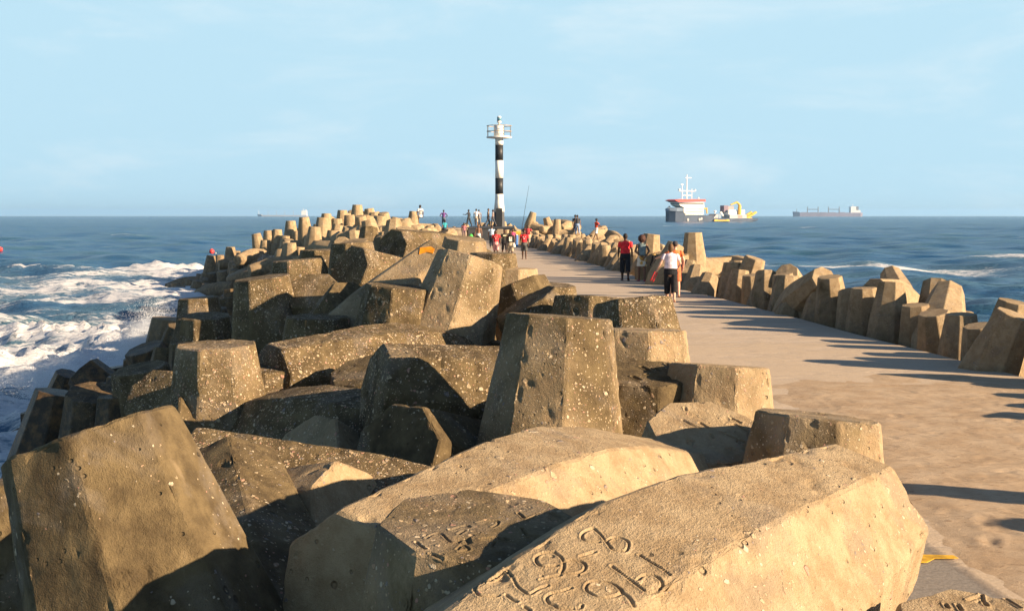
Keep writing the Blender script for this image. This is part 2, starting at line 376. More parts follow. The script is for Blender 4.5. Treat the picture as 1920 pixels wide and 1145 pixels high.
# hand-placed blocks: tip pixel, distance, direction of the tip, direction of the shank, look, label
H = [
 # key      px   py    d     tip dir            shank dir           film wet peb  label
 ('NL', 165, 812, 5.0, (-.36, .12, 1), (-.24, -.97, 0),      .70, 0, .16, 'huge leaning dolos filling the bottom left corner, sunlit right side'),
 ('S1', 650, 1132, 4.75, (-.52, -.82, .07), (-.10, .16, -1),       0.06, 0, .30, 'pale sandy dolos lying flat with a low ridge, in the centre foreground'),
 ('CV', 1590, 985, 5.25, (.655, .745, .12), (-.10, .28, -1),    0.04, 0, .28, 'nearest dolos, big pale limb with looping letters scratched on its flat top'),
 ('LB', 905, 980, 4.2, (.05, -.10, 1), (.5, -.8, 0),      0.45, 0, .35, 'dark dolos stub with letters scratched on its end, between two pale limbs'),
 ('BR', 1885, 1188, 4.0, (.05, -.12, 1), (.6, -1, 0),       0.15, 0, .30, 'scratched dolos end cut off by the bottom right corner beside the bare concrete strip'),
 ('M1', 425, 915, 6.9, (-.30, .86, .42), (-.45, .2, -.85),   0.78, 0, .45, 'grey limb dolos sloping away beside the corner block, dark left side'),
 ('M2', 668, 985, 6.6, (.8, -.45, .35), (.2, .3, -1),     0.15, 0, .50, 'short pinkish sunlit dolos stub pointing right under the long speckled limb'),
 ('M3', 340, 905, 7.3, (-.95, .1, .28), (0, .5, -1),      0.86, 0, .95, 'long level dolos limb with dense white pebbles, behind the grey sloping limb'),
 ('M4', 700, 1012, 6.9, (-.85, -.5, .16), (0, .2, -1),       0.95, 0, .30, 'dark grey dolos limb wedged behind the pale ridge block'),
 ('M5', 850, 868, 9.3, (.74, -.66, .08), (0, .2, -1),        0.91, 0, .75, 'brown level dolos limb left of the centre pillar, just above the long speckled limb'),
 ('M6', 740, 850, 8.2, (-.5, -.75, .4), (.2, .3, -1),       0.95, 0, .35, 'dolos end lying wholly in blue shade left of the big centre pillar'),
 ('CF', 1050, 592, 8.4, (.07, .06, 1), (.28, 1, 0),        0.44, 0, .60, 'big upright dolos pillar in the centre, white and pink pebbles, shaded left edge'),
 ('TALL', 405, 645, 10.9, (-.02, -.03, 1), (-.22, 1, 0),       0.5, 0, .85, 'tall upright dolos on the left with flat top and vertical pebble streak'),
 ('R1',    1535, 778, 7.0, (.10, .08, 1),      (.35, 1, 0),        0.28, 0, .45, 'squat upright dolos at the sand edge behind the lettered limb'),
 ('R2',    1350, 684, 8.7, (.06, .10, 1),      (.25, 1, 0),        0.25, 0, .55, 'pale squat dolos end at the sand edge, second back from the lettered limb'),
 ('CB', 1325, 808, 7.4, (.08, -.42, 1), (0, 0, -1),       0.15, 0, .35, 'tilted dolos end with scratched sandy top face and black shaded front'),
 ('D6',    1208, 697, 8.7, (.03, -.16, 1),     (.5, -.8, 0),       0.71, 0, .35, 'shadowed dolos stub with scratches on top, right of the big centre pillar'),
 ('R3', 1185, 565, 11, (-.1, .2, 1), (-1, 1, 0),        0.61, 0, .90, 'rough pebbly dolos end with a black notch, at the edge of the walkway'),
 ('R3C',   1200, 617, 9.5, (.02, .05, 1),      (.3, 1, 0),         0.25, 0, .85, 'pebbly dolos step below the notched end, touching the big centre pillar'),
 ('R3B',   1108, 556, 12.3, (.05, .10, 1),      (.5, 1, 0),         0.66, 0, .70, 'dolos end half hidden behind the notched pebbly one'),
 ('R4',    1026, 534, 15.6, (.03, -.05, 1),     (.5, 1, 0),         0.61, 0, .75, 'rounded dolos head just behind the centre pillar, at the walkway edge'),
 ('R4B', 968, 535, 14.6, (-.35, .2, .9), (0, 0, -1),        0.78, 0, .45, 'dark tilted dolos wedge left of the rounded head'),
 ('R4C', 985, 566, 13.0, (-.45, -.1, .8), (0, 0, -1),        0.76, 0, .40, 'sloping brown dolos face tucked behind the centre pillar'),
 ('R5',    924, 474, 19.5, (.02, 0, 1),         (.4, 1, 0),         0.56, 0, .80, 'speckled dolos block in front of the boys in red jerseys'),
 ('R5B',   965, 503, 19.5, (.02, 0, 1),         (.2, 1, 0),         0.10, 0, .55, 'small pale square dolos end standing on the edge of the walkway'),
 ('R6', 872, 447, 20.8, (.1, -.1, 1), (.7, 1, 0),         0.35, 0, .60, 'rounded dolos head with a dark cloth hanging beside it'),
 ('M17', 882, 483, 13.4, (.28, .15, 1), (.35, 1, -.2),      0.28, 0, .72, 'tall sunlit dolos pillar leaning right, half in deep shadow, behind the long humped limb'),
 ('M17B', 838, 492, 14.6, (.62, .35, .62), (.5, 0, -1),      0.25, 0, .45, 'dolos limb sloping up to a sharp ridge like a tent, orange paint above it'),
 ('M16', 748, 536, 13.2, (.10, -.02, 1), (.5, 1, 0),         0.76, 0, .50, 'upright dolos end in black shadow left of the leaning pillar'),
 ('M8', 505, 716, 11.5, (-.72, -.69, .07), (0, .2, -1),       0.71, 0, .90, 'long humped dolos limb lying across the middle of the pile, thick with pebbles'),
 ('M7', 700, 732, 9.3, (-.90, -.36, .22), (0, .3, -1),       0.88, 0, .65, 'dark level dolos limb left of the centre pillar with a shadowed end'),
 ('M7B', 690, 692, 11.0, (-.18, -.3, 1), (.6, 1, 0),         0.91, 0, .35, 'small square dolos end in shade at the left end of the dark level limb'),
 ('M9', 515, 682, 11.6, (0, -.12, 1), (.5, 1, 0),         0.71, 0, .80, 'small upright dolos end right beside the tall flat-topped pillar'),
 ('M10',   490, 520, 15.6, (-.10, -.04, 1),    (.7, 1, 0),         0.58, 0, .70, 'tilted dolos slab with an octagonal black shadow on its face'),
 ('M11',   556, 487, 17.5, (-.08, .0, 1),      (.6, 1, 0),         0.56, 0, .70, 'dolos post with a dark left face, behind the slab with the octagonal shadow'),
 ('M12', 583, 543, 15.6, (-.10, -.55, .8), (0, 0, -1),      0.51, 0, .45, 'dolos showing its octagonal end face up towards the sun'),
 ('M13', 595, 593, 13.6, (0, -.02, 1), (.6, 1, 0),         0.54, 0, .70, 'low dolos stub resting against the long humped limb'),
 ('M14', 668, 568, 14.2, (.45, -.5, .7), (0, 0, -1),     0.81, 0, .40, 'dark tilted dolos end between the octagonal face and the black shadowed end'),
 ('M15', 655, 505, 17.2, (-.6, -.7, .35), (0, .2, -1),       0.61, 0, .75, 'blunt dolos end pointing left above the dark gaps, broad flat top'),
 ('M18', 735, 465, 22.5, (-.6, -.75, .2), (0, .2, -1),       0.61, 0, .50, 'big saddle-shaped dolos lying across the skyline of the pile'),
 ('M19',   660, 455, 21.0, (-.05, 0, 1),       (.6, 1, 0),         0.56, 0, .70, 'speckled dolos post left of the saddle-shaped block'),
 ('M20',   600, 468, 22.0, (0, 0, 1),           (.5, 1, 0),         0.56, 0, .60, 'plain dolos head on the left shoulder, between skyline and octagonal shadow'),
 ('LA',    385, 592, 18.0, (.0, -.1, 1),       (.5, .8, 0),        0.61, .4, .60, 'broad dolos head behind the tall flat-topped pillar, near the surf'),
 ('LA2',   372, 558, 22.0, (-.05, 0, 1),       (.7, 1, 0),         0.58, .4, .60, 'dolos end rising against the foaming water, left edge of the pile'),
 ('LB1',   318, 597, 25.0, (.1, 0, 1),         (.5, 1, 0),         0.35, 1, .40, 'rusty orange dolos end beside the splashing spray'),
 ('LB2', 270, 652, 23, (-.25, -.25, .9), (0, 0, -1),        0.50, 1, .45, 'dolos block at the foot of the splash, brown top'),
 ('LC',    262, 690, 16.0, (-.15, -.15, 1),    (.8, .7, 0),        0.66, .3, .55, 'broad brown dolos head left of the tall flat-topped pillar'),
 ('LC2', 285, 750, 13.0, (-.35, -.80, .45), (0, 0, -1),     0.88, 0, .85, 'dark dolos end with one sunlit pebbly face left of the tall pillar'),
 ('LC3', 300, 810, 10.6, (-.6, -.4, .3), (0, 0, -1),       0.60, 0, .55, 'dolos limb lying in the gap behind the bottom left corner block'),
 ('LD', 155, 695, 24, (-.75, .1, .75), (0, 0, -1),        0.65, 1, .25, 'wet rounded dolos tip poking left out of the surf'),
 ('LD2',   205, 690, 26.0, (-.15, .0, 1),       (.8, .6, 0),        0.65, 1, .25, 'dark flat dolos tip at the water, between the surf and the brown head'),
 ('LE',    112, 735, 19.0, (.22, .05, 1),      (.8, .5, 0),        0.75, 1, .20, 'wet black dolos leaning right with a thin bright edge, by the surf'),
 ('LE2',   172, 735, 18.0, (.10, -.30, .9),    (.6, .6, 0),        0.55, .8, .45, 'brown-faced dolos stub in front of the wet tip, left side'),
 ('LF', 52, 802, 24, (-.3, .2, .8), (0, 0, -1),        0.70, 1, .2, 'lowest black dolos tip at the left edge, washed by foam'),
 ('FIL2', 565, 850, 9.2, (-.6, -.6, .75), (0, 0, -1),     0.25, 0, .60, 'triangular sunlit dolos corner on the brown level limb'),
]
HERO = {}
for i, (k, px, py, d, t, s, film, wet, peb, lab) in enumerate(H):
    me = NEAR[i % len(NEAR)] if d < 14.5 else MID[i % len(MID)]
    if k in ('CV', 'LB', 'BR', 'CB', 'D6') and VOX_NEAR:
        me = NEAR[i % 3].copy()
    HERO[k] = put(me, at(px, py, d), t, s, film, wet, peb, label=lab)
# letters scratched into the wet concrete of three blocks
def carve(key, zoom, org, strokes, width=.0040, depth=.0075):
    """strokes: polylines measured in a study crop; each is laid onto the block's own surface and pressed in"""
    o = HERO[key]; me = o.data
    bm = bmesh.new(); bm.from_mesh(me); bvh = BVHTree.FromBMesh(bm); bm.free()
    MI = o.matrix_world.inverted(); c = MI @ CAM; pts = []
    def curve(p):
        if len(p) < 3: return p
        q = [p[0]] + list(p) + [p[-1]]; r = []
        for i in range(1, len(q) - 2):
            for k in range(6):
                u = k / 6
                r.append(tuple(.5 * (2 * q[i][j] + (q[i + 1][j] - q[i - 1][j]) * u + (2 * q[i - 1][j] - 5 * q[i][j] + 4 * q[i + 1][j] - q[i + 2][j]) * u * u + (3 * q[i][j] - q[i - 1][j] - 3 * q[i + 1][j] + q[i + 2][j]) * u ** 3) for j in (0, 1)))
        return r + [p[-1]]
    for st in strokes:
        prev = None; st = curve(st)
        for (a, b) in st:
            r = ray(org[0] + a / zoom, org[1] + b / zoom); h = bvh.ray_cast(c, (MI.to_3x3() @ r).normalized())
            if h[0] is None: prev = None; continue
            if prev is not None and (h[0] - prev).length < .35:
                n = max(1, int((h[0] - prev).length / .005))
                pts += [prev.lerp(h[0], k / n) for k in range(n)]
            pts.append(h[0]); prev = h[0]
    if not pts: return
    PA = np.array(pts)
    bm = bmesh.new(); bm.from_mesh(me)
    for cuts, rad in ((1, .05), (1, .032), (1, .018)):
        lo, hi = PA.min(0) - rad, PA.max(0) + rad
        cv = np.array([v.co for v in bm.verts]); bm.edges.ensure_lookup_table()
        idx = np.where(((cv > lo) & (cv < hi)).all(1))[0]; dm = np.full(len(idx), 9.0)
        for k in range(0, len(PA), 200): dm = np.minimum(dm, np.sqrt(((cv[idx][:, None] - PA[None, k:k + 200]) ** 2).sum(2)).min(1))
        near = set(idx[dm < rad].tolist()); bm.verts.index_update()
        es = list({e for i, v in enumerate(bm.verts) if i in near for e in v.link_edges})
        bmesh.ops.subdivide_edges(bm, edges=es, cuts=cuts, use_grid_fill=True)
    bm.to_mesh(me); bm.free(); me.update()
    me.polygons.foreach_set('use_smooth', [True] * len(me.polygons))
    pts = np.array(pts); n = len(me.vertices); co = np.empty(n * 3); me.vertices.foreach_get('co', co); co = co.reshape(-1, 3)
    nr = np.empty(n * 3); me.vertices.foreach_get('normal', nr); nr = nr.reshape(-1, 3)
    lo, hi = pts.min(0) - .05, pts.max(0) + .05
    idx = np.where(((co > lo) & (co < hi)).all(1))[0]
    sub = co[idx]; dm = np.full(len(idx), 9.0)
    for k in range(0, len(pts), 200):
        dm = np.minimum(dm, np.sqrt(((sub[:, None] - pts[None, k:k + 200]) ** 2).sum(2)).min(1))
    wv = width * (1 + .35 * fbm(sub, 12, 2, 4)); groove = -depth * np.exp(-(dm / wv) ** 2) + .35 * depth * np.exp(-((dm - 2.3 * wv) / wv) ** 2)
    co[idx] += nr[idx] * groove[:, None]
    me.vertices.foreach_set('co', co.ravel()); me.update()
carve('CV', 3.556, (780, 940), [
 [(1175, 180), (1120, 205), (1105, 240), (1140, 265), (1220, 270)], [(1185, 180), (1225, 215), (1265, 265), (1300, 310)],
 [(1270, 265), (1310, 240), (1360, 240), (1410, 265), (1415, 300), (1390, 330), (1310, 320)],
 [(920, 335), (965, 370), (985, 410), (980, 450), (965, 475)], [(920, 335), (860, 340), (805, 365), (800, 400), (840, 430), (940, 425)],
 [(985, 400), (1040, 390), (1100, 400), (1130, 430), (1110, 465), (1050, 480), (980, 475)], [(1100, 365), (1140, 350), (1190, 335)],
 [(600, 460), (640, 500), (670, 560), (720, 600), (760, 615), (820, 580), (880, 560)], [(580, 470), (520, 515), (440, 545), (395, 580), (410, 615), (460, 630), (550, 625)],
 [(600, 620), (640, 650), (670, 665)], [(960, 490), (880, 505), (830, 520)], [(1035, 575), (980, 595), (910, 610), (870, 640), (885, 675), (920, 690), (960, 710), (1090, 710), (1105, 690)],
 [(1130, 570), (1150, 540), (1200, 528), (1280, 535), (1340, 565), (1370, 600), (1340, 625), (1260, 640), (1190, 625), (1140, 595), (1130, 570)], [(1370, 600), (1420, 640), (1450, 690)],
 [(1305, 430), (1370, 480), (1450, 540), (1520, 590), (1560, 610)], [(1480, 520), (1520, 490), (1580, 490), (1630, 520), (1640, 560), (1610, 595), (1560, 615)],
 [(1490, 355), (1550, 395), (1620, 435), (1690, 485)], [(720, 700), (760, 725)]])
carve('LB', 3.556, (780, 940), [
 [(0, 270), (30, 295), (60, 315)], [(95, 345), (130, 360), (175, 380)], [(70, 245), (110, 220), (160, 212), (200, 245), (230, 270), (260, 275)], [(230, 190), (265, 180), (330, 160), (355, 170)],
 [(285, 215), (320, 195)], [(385, 200), (420, 205)], [(410, 140), (470, 125), (540, 130), (545, 150), (510, 170)], [(275, 320), (310, 290), (350, 320), (290, 335)],
 [(430, 250), (540, 235), (560, 255), (610, 260), (590, 245)], [(510, 300), (525, 270)], [(705, 180), (725, 210), (735, 225)], [(680, 75), (700, 90), (720, 110)], [(790, 95), (740, 120)]], .004, .008)
carve('BR', 4.321, (1640, 880), [
 [(865, 1010), (875, 1060), (905, 1105)], [(570, 1090), (590, 1120)], [(670, 1095), (700, 1140)], [(1000, 1020), (1080, 1060), (1180, 1120)], [(760, 1060), (800, 1045), (850, 1030)]], .0048, .011)
carve('CB', 3.0125, (1100, 520), [
 [(545, 805), (590, 830), (640, 850)], [(800, 830), (850, 835), (910, 870)], [(820, 800), (870, 820)], [(700, 885), (715, 905)], [(760, 875), (830, 905), (890, 930)], [(555, 735), (560, 750)], [(640, 820), (680, 845)]], .007, .010)
carve('D6', 3.0125, (1100, 520), [
 [(310, 505), (360, 530)], [(260, 560), (300, 580)], [(390, 515), (400, 525)], [(340, 550), (400, 545)], [(450, 490), (465, 500)]], .010, .02)
# ------------------------------------------------------------------ the pier: plan and profile
YS = [-12, 8, 18.6, 21.8, 25, 28.6, 31.8, 36, 41, 55, 64, 76, 92, 120, 150]
XR = [9.3, 8.35, 7.78, 7.49, 7.15, 6.89, 6.59, 6.23, 5.6, 4.63, 3.96, 3.18, 1.65, -1.2, -4.5]
def xr(y): return float(np.interp(y, YS, XR))
def xl(y): return xr(y) - 6.3
WY = [-12, 8, 20, 25, 40, 60, 72, 80, 95, 110, 130, 150]
WW = [9.0, 9.3, 9.8, 10.3, 10.5, 12, 16, 17.5, 17, 14, 11, 8]
def wid(y): return float(np.interp(y, WY, WW))
CY = [-12, 8, 20, 30, 45, 60, 80, 95, 110, 130, 150]
CZ = [1.3, 1.4, 1.75, 1.8, 1.9, 2.35, 2.75, 2.2, 1.5, 1.4, .8]
BZ = [1.3, 1.4, 1.7, 1.55, 1.35, 1.15, 1.05, 1.0, .9, 1.0, .6]
def surf(u, y):                 # height of the block tops, u metres left of the walkway
    w = wid(y); c = float(np.interp(y, CY, CZ)); b = float(np.interp(y, CY, BZ)); q = u / w
    if q < .34: return b + (c - b) * max(0, q) / .34
    s = min(1, (q - .34) / .66)
    return c + (-1.75 - c) * (s ** 1.25)
def surf_r(u, y):               # the same right of the walkway
    return 1.05 - .2 * max(0, u - 1.2) - .048 * max(0, u) ** 2

# rubble under the blocks
rows = []; YY = list(np.arange(-12, 152, 2.0))
US = [-.35, 0, .15, .3, .45, .6, .75, .9, 1.0, 1.15, 1.4]
vs = []; fs = []
for y in YY:
    row = []
    for q in reversed(US):
        u = q * wid(y)
        z = min(surf(max(u, 0), y) - 1.45, .0) if q >= 0 else -.35
        if q > 1: z = -3.2
        if q < 0: u = -.5
        row.append((xl(y) - u, y, z - .25 * random.random()))
    for u in (-.5, .6, 1.6, 3, 4.6, 6.2, 8.0, 10.0):
        z = min(surf_r(max(0, u), y) - 1.6, -.35)
        if u >= 8: z = -3.2
        row.append((xr(y) + u, y, z - .25 * random.random()))
    rows.append(row)
NW = len(rows[0])
for r in rows: vs += r
for i in range(len(rows) - 1):
    for j in range(NW - 1):
        a = i * NW + j; fs.append((a, a + 1, a + NW + 1, a + NW))
m = bpy.data.meshes.new('rubble_mound'); m.from_pydata(vs, [], fs); m.update()
t = NT('dark_rubble'); co = t.n('TexCoord').outputs['Object']; nz = t.noise(co, 1.8, 8, .65)
t.bsdf(t.mix(t.ramp(nz, .35, .65), (.02, .017, .012), (.075, .06, .04)), .85, t.bump(nz, 1.0, .25)); RUB = t.m
o = link('rubble_mound', m, RUB); tag(o, kind='structure')

# walkway slab
g = Geo(); top = []
PY = list(np.arange(-10, 123, 1.5))
vs = []; fs = []
for y in PY:
    a, b = xl(y), xr(y)
    for x in np.linspace(a, b, 13): vs.append((x, y, .012 * math.sin(y * .9 + x) * .3))
n = 13; 
for i in range(len(PY) - 1):
    for j in range(n - 1):
        a = i * n + j; fs.append((a, a + 1, a + n + 1, a + n))
k0 = len(vs)
for y in PY: vs += [(xl(y), y, -.6), (xr(y), y, -.6)]
for i in range(len(PY) - 1):
    a = k0 + 2 * i
    fs.append((a, i * n, (i + 1) * n, a + 2)); fs.append((i * n + n - 1, a + 1, a + 3, (i + 1) * n + n - 1))
fs.append(tuple([k0 + 1] + list(range(n - 1, -1, -1)) + [k0]))
m = bpy.data.meshes.new('walkway'); m.from_pydata(vs, [], fs); m.update()
t = NT('sanded_concrete_deck'); pos = t.n('NewGeometry').outputs['Position']; sx = t.n('SeparateXYZ'); t.t.links.new(pos, sx.inputs[0])
mp = t.n('Mapping'); t.t.links.new(pos, mp.inputs[0]); mp.inputs['Scale'].default_value = (.35, 1.6, 1); str_ = t.noise(mp.outputs[0], .9, 6, .65)
mp2 = t.n('Mapping'); t.t.links.new(pos, mp2.inputs[0]); mp2.inputs['Scale'].default_value = (.5, 2.2, 1); str2 = t.noise(mp2.outputs[0], 2.6, 5, .65, .6)
fine = t.noise(pos, 30, 5, .7); big = t.noise(pos, .25, 4, .6)
conc = t.mix(t.ramp(fine, .35, .65), (.42, .345, .265), (.50, .42, .33))
conc = t.mix(t.math('MULTIPLY', t.ramp(str_, .42, .64), .5), conc, (.35, .29, .225))
sand = t.mix(t.ramp(fine, .3, .7), (.42, .335, .24), (.50, .405, .295))
cov = t.math('ADD', t.math('MULTIPLY', str_, .55), t.math('ADD', t.math('MULTIPLY', str2, .45), t.math('MULTIPLY', big, .45)))
fade = t.ramp(sx.outputs[1], 13, 42)
strip = t.ramp(t.math('ADD', sx.outputs[0], t.math('MULTIPLY', sx.outputs[1], .054)), 3.52, 3.64)
sm = t.ramp(cov, t.math('ADD', .50, t.math('MULTIPLY', fade, .22)), t.math('ADD', .74, t.math('MULTIPLY', fade, .25)))
# slab joints every few metres
jm = t.math('ABSOLUTE', t.math('SUBTRACT', t.math('FRACT', t.math('DIVIDE', t.math('ADD', sx.outputs[1], t.math('MULTIPLY', sx.outputs[0], .05)), 5.2)), .5))
joint = t.math('SUBTRACT', 1.0, t.ramp(jm, .003, .009))
conc = t.mix(t.math('MULTIPLY', joint, .7), conc, (.08, .065, .05))
sm = t.math('MULTIPLY', sm, t.math('MAXIMUM', strip, t.ramp(sx.outputs[1], 14, 17)))
conc = t.mix(t.math('MULTIPLY', t.math('SUBTRACT', 1.0, strip), t.math('SUBTRACT', 1.0, t.ramp(sx.outputs[1], 14, 17))), conc, t.mix(t.ramp(fine, .3, .7), (.19, .17, .145), (.26, .235, .205)))
col = t.mix(sm, conc, sand)
h = t.math('ADD', t.math('MULTIPLY', fine, .25), t.math('ADD', t.math('MULTIPLY', str2, .9), sm))
t.bsdf(col, .95, t.bump(h, .45, .03), .15); DECK = t.m
o = link('walkway', m, DECK); tag(o, kind='structure')

# wind-blown sand with footprints over the near part of the walkway
nx, ny = 150, 330
gx = np.linspace(0, 1, nx); gy = np.linspace(5.5, 19.5, ny)
A, B = np.meshgrid(gx, gy)
L = np.array([xl(y) for y in gy])[:, None]; R_ = np.array([xr(y) for y in gy])[:, None]
edge = L + 1.12 + .05 * np.sin(gy * 2.1)[:, None] + np.clip((gy - 12.5) / 5, 0, 1)[:, None] * .9
X = edge + (R_ - .02 - edge) * A; Y = B + 0 * A
P3 = np.stack([X.ravel(), Y.ravel(), 0 * X.ravel()], 1)
Z = .020 + .008 * fbm(P3 * np.array([1, 2.2, 1]), 1.1, 3, 2).reshape(X.shape) + .006 * fbm(P3 * np.array([1, 2.0, 1]), 6, 3, 8).reshape(X.shape)
rg = np.random.RandomState(5)
for _ in range(430):
    fx, fy = rg.uniform(2.6, 8.3), rg.uniform(5.5, 17); an = rg.normal(0, .5); 
    dx = (X - fx) * math.cos(an) + (Y - fy) * math.sin(an); dy = -(X - fx) * math.sin(an) + (Y - fy) * math.cos(an)
    r2 = (dx / .055) ** 2 + (dy / .13) ** 2
    dens = np.clip((12.5 - fy) / 5, .25, 1)
    Z += dens * .62 * (-.024 * np.exp(-r2 * .9) + .010 * np.exp(-((np.sqrt(r2) - 1.5) / .45) ** 2))
ed = np.minimum(A * 5.5, 1) * np.minimum(np.clip((19.5 - Y) / 7, 0, 1), 1)
ed = np.clip(ed + .25 * fbm(P3, 1.6, 3, 31).reshape(X.shape) * (A > .01), 0, 1) * np.minimum(1, A * 40)
Z = np.maximum(Z, .001) * np.clip(ed * 1.4, 0, 1) + .006 - .014 * (1 - np.clip(ed * 1.6, 0, 1))
m = bpy.data.meshes.new('sand'); vv = np.stack([X.ravel(), Y.ravel(), Z.ravel()], 1)
ii = (np.arange(ny - 1)[:, None] * nx + np.arange(nx - 1)[None]).ravel()
m.from_pydata(vv.tolist(), [], np.stack([ii, ii + 1, ii + nx + 1, ii + nx], 1).tolist()); m.update()
t = NT('beach_sand'); pos = t.n('NewGeometry').outputs['Position']; f1 = t.noise(pos, 120, 4, .7); f2 = t.noise(pos, 2.2, 5, .6)
mp = t.n('Mapping'); t.t.links.new(pos, mp.inputs[0]); mp.inputs['Scale'].default_value = (1, 2.6, 1); f3 = t.noise(mp.outputs[0], 7, 6, .7, .5)
c = t.mix(t.ramp(f2, .3, .7), (.385, .28, .178), (.47, .365, .25)); c = t.mix(t.math('MULTIPLY', t.ramp(f1, .5, .75), .5), c, (.25, .175, .10))
c = t.mix(t.math('MULTIPLY', t.ramp(f3, .57, .66), .6), c, (.15, .09, .045))
t.bsdf(c, .95, t.bump(t.math('ADD', t.math('MULTIPLY', f1, .3), f3), .6, .02), .12); SAND = t.m
o = link('sand', m, SAND, smooth=True); tag(o, kind='structure')

# yellow paint left on the bare strip of the walkway
YEL = paint('worn_yellow_paint', (.62, .36, .02), .7, .2)
def stain(name, pix, mat, label, z=.010):
    pts = [ground(x, y, z) for x, y in pix]
    return tag(Geo().poly([(p.x, p.y, z - .004) for p in pts], (0, 0, .004)).build(name, mat), label, 'paint mark')
stain('paint_mark', [(1690, 1030), (1722, 1028), (1728, 1034), (1716, 1038), (1788, 1040), (1797, 1045), (1752, 1046), (1738, 1053), (1690, 1054)], YEL, 'yellow paint streak across the bare concrete strip beside the sand')
stain('paint_mark', [(1800, 685), (1830, 686), (1846, 690), (1832, 693), (1806, 690)], YEL, 'small faded yellow paint smear at the foot of the right-hand dolos row')

# ------------------------------------------------------------------ the rest of the dolosse
heroc = [np.array(o.matrix_world.translation) for o in ALLD]
rs = np.random.RandomState(12)
EXTRA = []
ORD = 'first second third fourth fifth sixth seventh eighth ninth tenth eleventh twelfth thirteenth fourteenth fifteenth sixteenth seventeenth eighteenth nineteenth twentieth'.split()
def mesh_for(y): return MID[int(rs.randint(2))] if y < 48 else FAR[0]
def downs(tv):
    v = Vector(tv).normalized()
    return (0, 0, -1) if v.z < .93 else (rs.uniform(-1, 1), rs.uniform(-1, 1), 0)
SCR = .75; SCL = .82
def post(x, y, z, lean, label, film, wet, peb, sdir=None, group='concrete dolosse armouring the breakwater'):
    tv = (rs.normal(0, lean), rs.normal(0, lean), 1)
    return put(mesh_for(y), (x, y, z), tv, sdir or (rs.uniform(-1, 1), rs.uniform(-1, 1), -.05), film, wet, peb, label=label, group=group)

# right-hand side: hand-set blocks that stand out, then the rows
RH = [
 (1300, 436, 45.0, (-.02, 0, 1), (1, .5, 0), 'tallest upright dolos on the right side, standing clear against the sea'),
 (1222, 439, 47.0, (.10, 0, 1), (1, .6, 0), 'upright dolos behind the curly-haired woman'),
 (1268, 458, 44.0, (.45, .1, 1), (1, .6, -.3), 'dolos leaning against the tallest upright one on the right side'),
 (1778, 548, 25.0, (.38, .75, .55), (.2, 0, -1), 'slanting dolos limb rising right above the front row, with a steep dark groove'),
 (1640, 548, 26.5, (-.55, -.75, .2), (.2, .2, -1), 'broad dolos limb lying behind the front row, blunt end towards the sea'),
 (1475, 512, 33.5, (-.3, -.6, .5), (.2, 0, -1), 'dolos limb tilted towards the sea behind the front row, mid way along'),
 (1416, 484, 37.5, (.25, -.15, .9), (1, .3, -.3), 'small dolos head poking above the row mid way along the right side'),
 (1545, 522, 29.5, (.2, -.8, .45), (.3, 0, -1), 'squared dolos end above the front row below the breaking foam on the right'),
 (1905, 590, 19.4, (.3, -.2, .9), (1, .4, -.4), 'dolos head at the right frame edge, dark underside'),
]
for px, py, d, tv, s_, lab in RH:
    EXTRA.append(put(MID[0], at(px, py, d), tv, s_, .12, 0, .35, .86, label=lab))
RHC = [np.array(o.matrix_world.translation) for o in EXTRA]
y = 6.5; k = 0
while y < 121:
    x = xr(y) + .50 + rs.uniform(-.10, .38)
    z = .95 + rs.uniform(-.38, .22)
    if y < 17.2: lab = 'dolos of the right-hand front row just beyond the frame'
    elif k < 20:
        lab = 'front-row dolos along the right side of the walkway, %s from the right frame edge' % ORD[k]; k += 1
    else: lab = 'front-row dolos along the right side of the walkway, %s' % ('beside the walking couples' if y < 62 else 'far along towards the light tower')
    r = rs.rand()
    if r < .74:
        tv = (rs.normal(-.02, .11), rs.normal(0, .15), 1); sd_ = (1, rs.choice([0, .42, -.42, .9, -.9]) + rs.normal(0, .1), -.2)
    else:
        tv = (rs.uniform(.15, .5), rs.choice([-1, 1]) * rs.uniform(.3, .6), .75); sd_ = (.5, 0, -1); z -= .22
    EXTRA.append(put(mesh_for(y), (x, y, z), tv, sd_, .10 + .2 * rs.rand(), .3, .2 + .35 * rs.rand(), SCR * rs.uniform(.96, 1.04), label=lab))
    y += rs.uniform(.86, 1.22)
for u0, step, name in ((1.75, 1.4, 'second row'), (3.2, 1.7, 'third row'), (4.9, 2.1, 'seaward slope'), (6.8, 2.5, 'waterline')):
    y = 15.0 + u0
    while y < 128:
        u = u0 + rs.uniform(-.4, .4); x = xr(y) + u
        ok = all(np.hypot(x - c[0], y - c[1]) > 1.1 for c in RHC)
        z = surf_r(u, y) + rs.uniform(-.25, .18) + (.16 if u0 < 3 else 0)
        if ok:
            if rs.rand() < .5: tv = (rs.normal(.08, .18), rs.normal(0, .2), 1); sd_ = (rs.uniform(.2, 1), rs.uniform(-1, 1), -.05)
            else: tv = (rs.uniform(-1, 1), rs.uniform(-1, 1), rs.uniform(.1, .5)); sd_ = (0, 0, -1); z -= .35
            how = 'upright' if tv[2] > .9 else 'lying'
            EXTRA.append(put(mesh_for(y), (x, y, z), tv, sd_, .1 + .25 * rs.rand(), 1, .2 + .3 * rs.rand(), SCR,
                         label='%s dolos in the %s on the right, %s' % (how, name, 'nearest the camera' if y < 30 else 'beside the walking couples' if y < 60 else 'far along towards the light tower')))
        y += step * rs.uniform(.8, 1.2)

for x, y, z in ((8.95, 8.5, 1.95), (8.75, 7.5, 1.70)):     # unseen pair, added to throw the long shadows across the sand
    EXTRA.append(put(MID[1], (x, y, z), (.03, .02, 1), (1, .4, 0), .15, 0, .3, .62, label='tall upright dolos of the right-hand row just beyond the frame'))
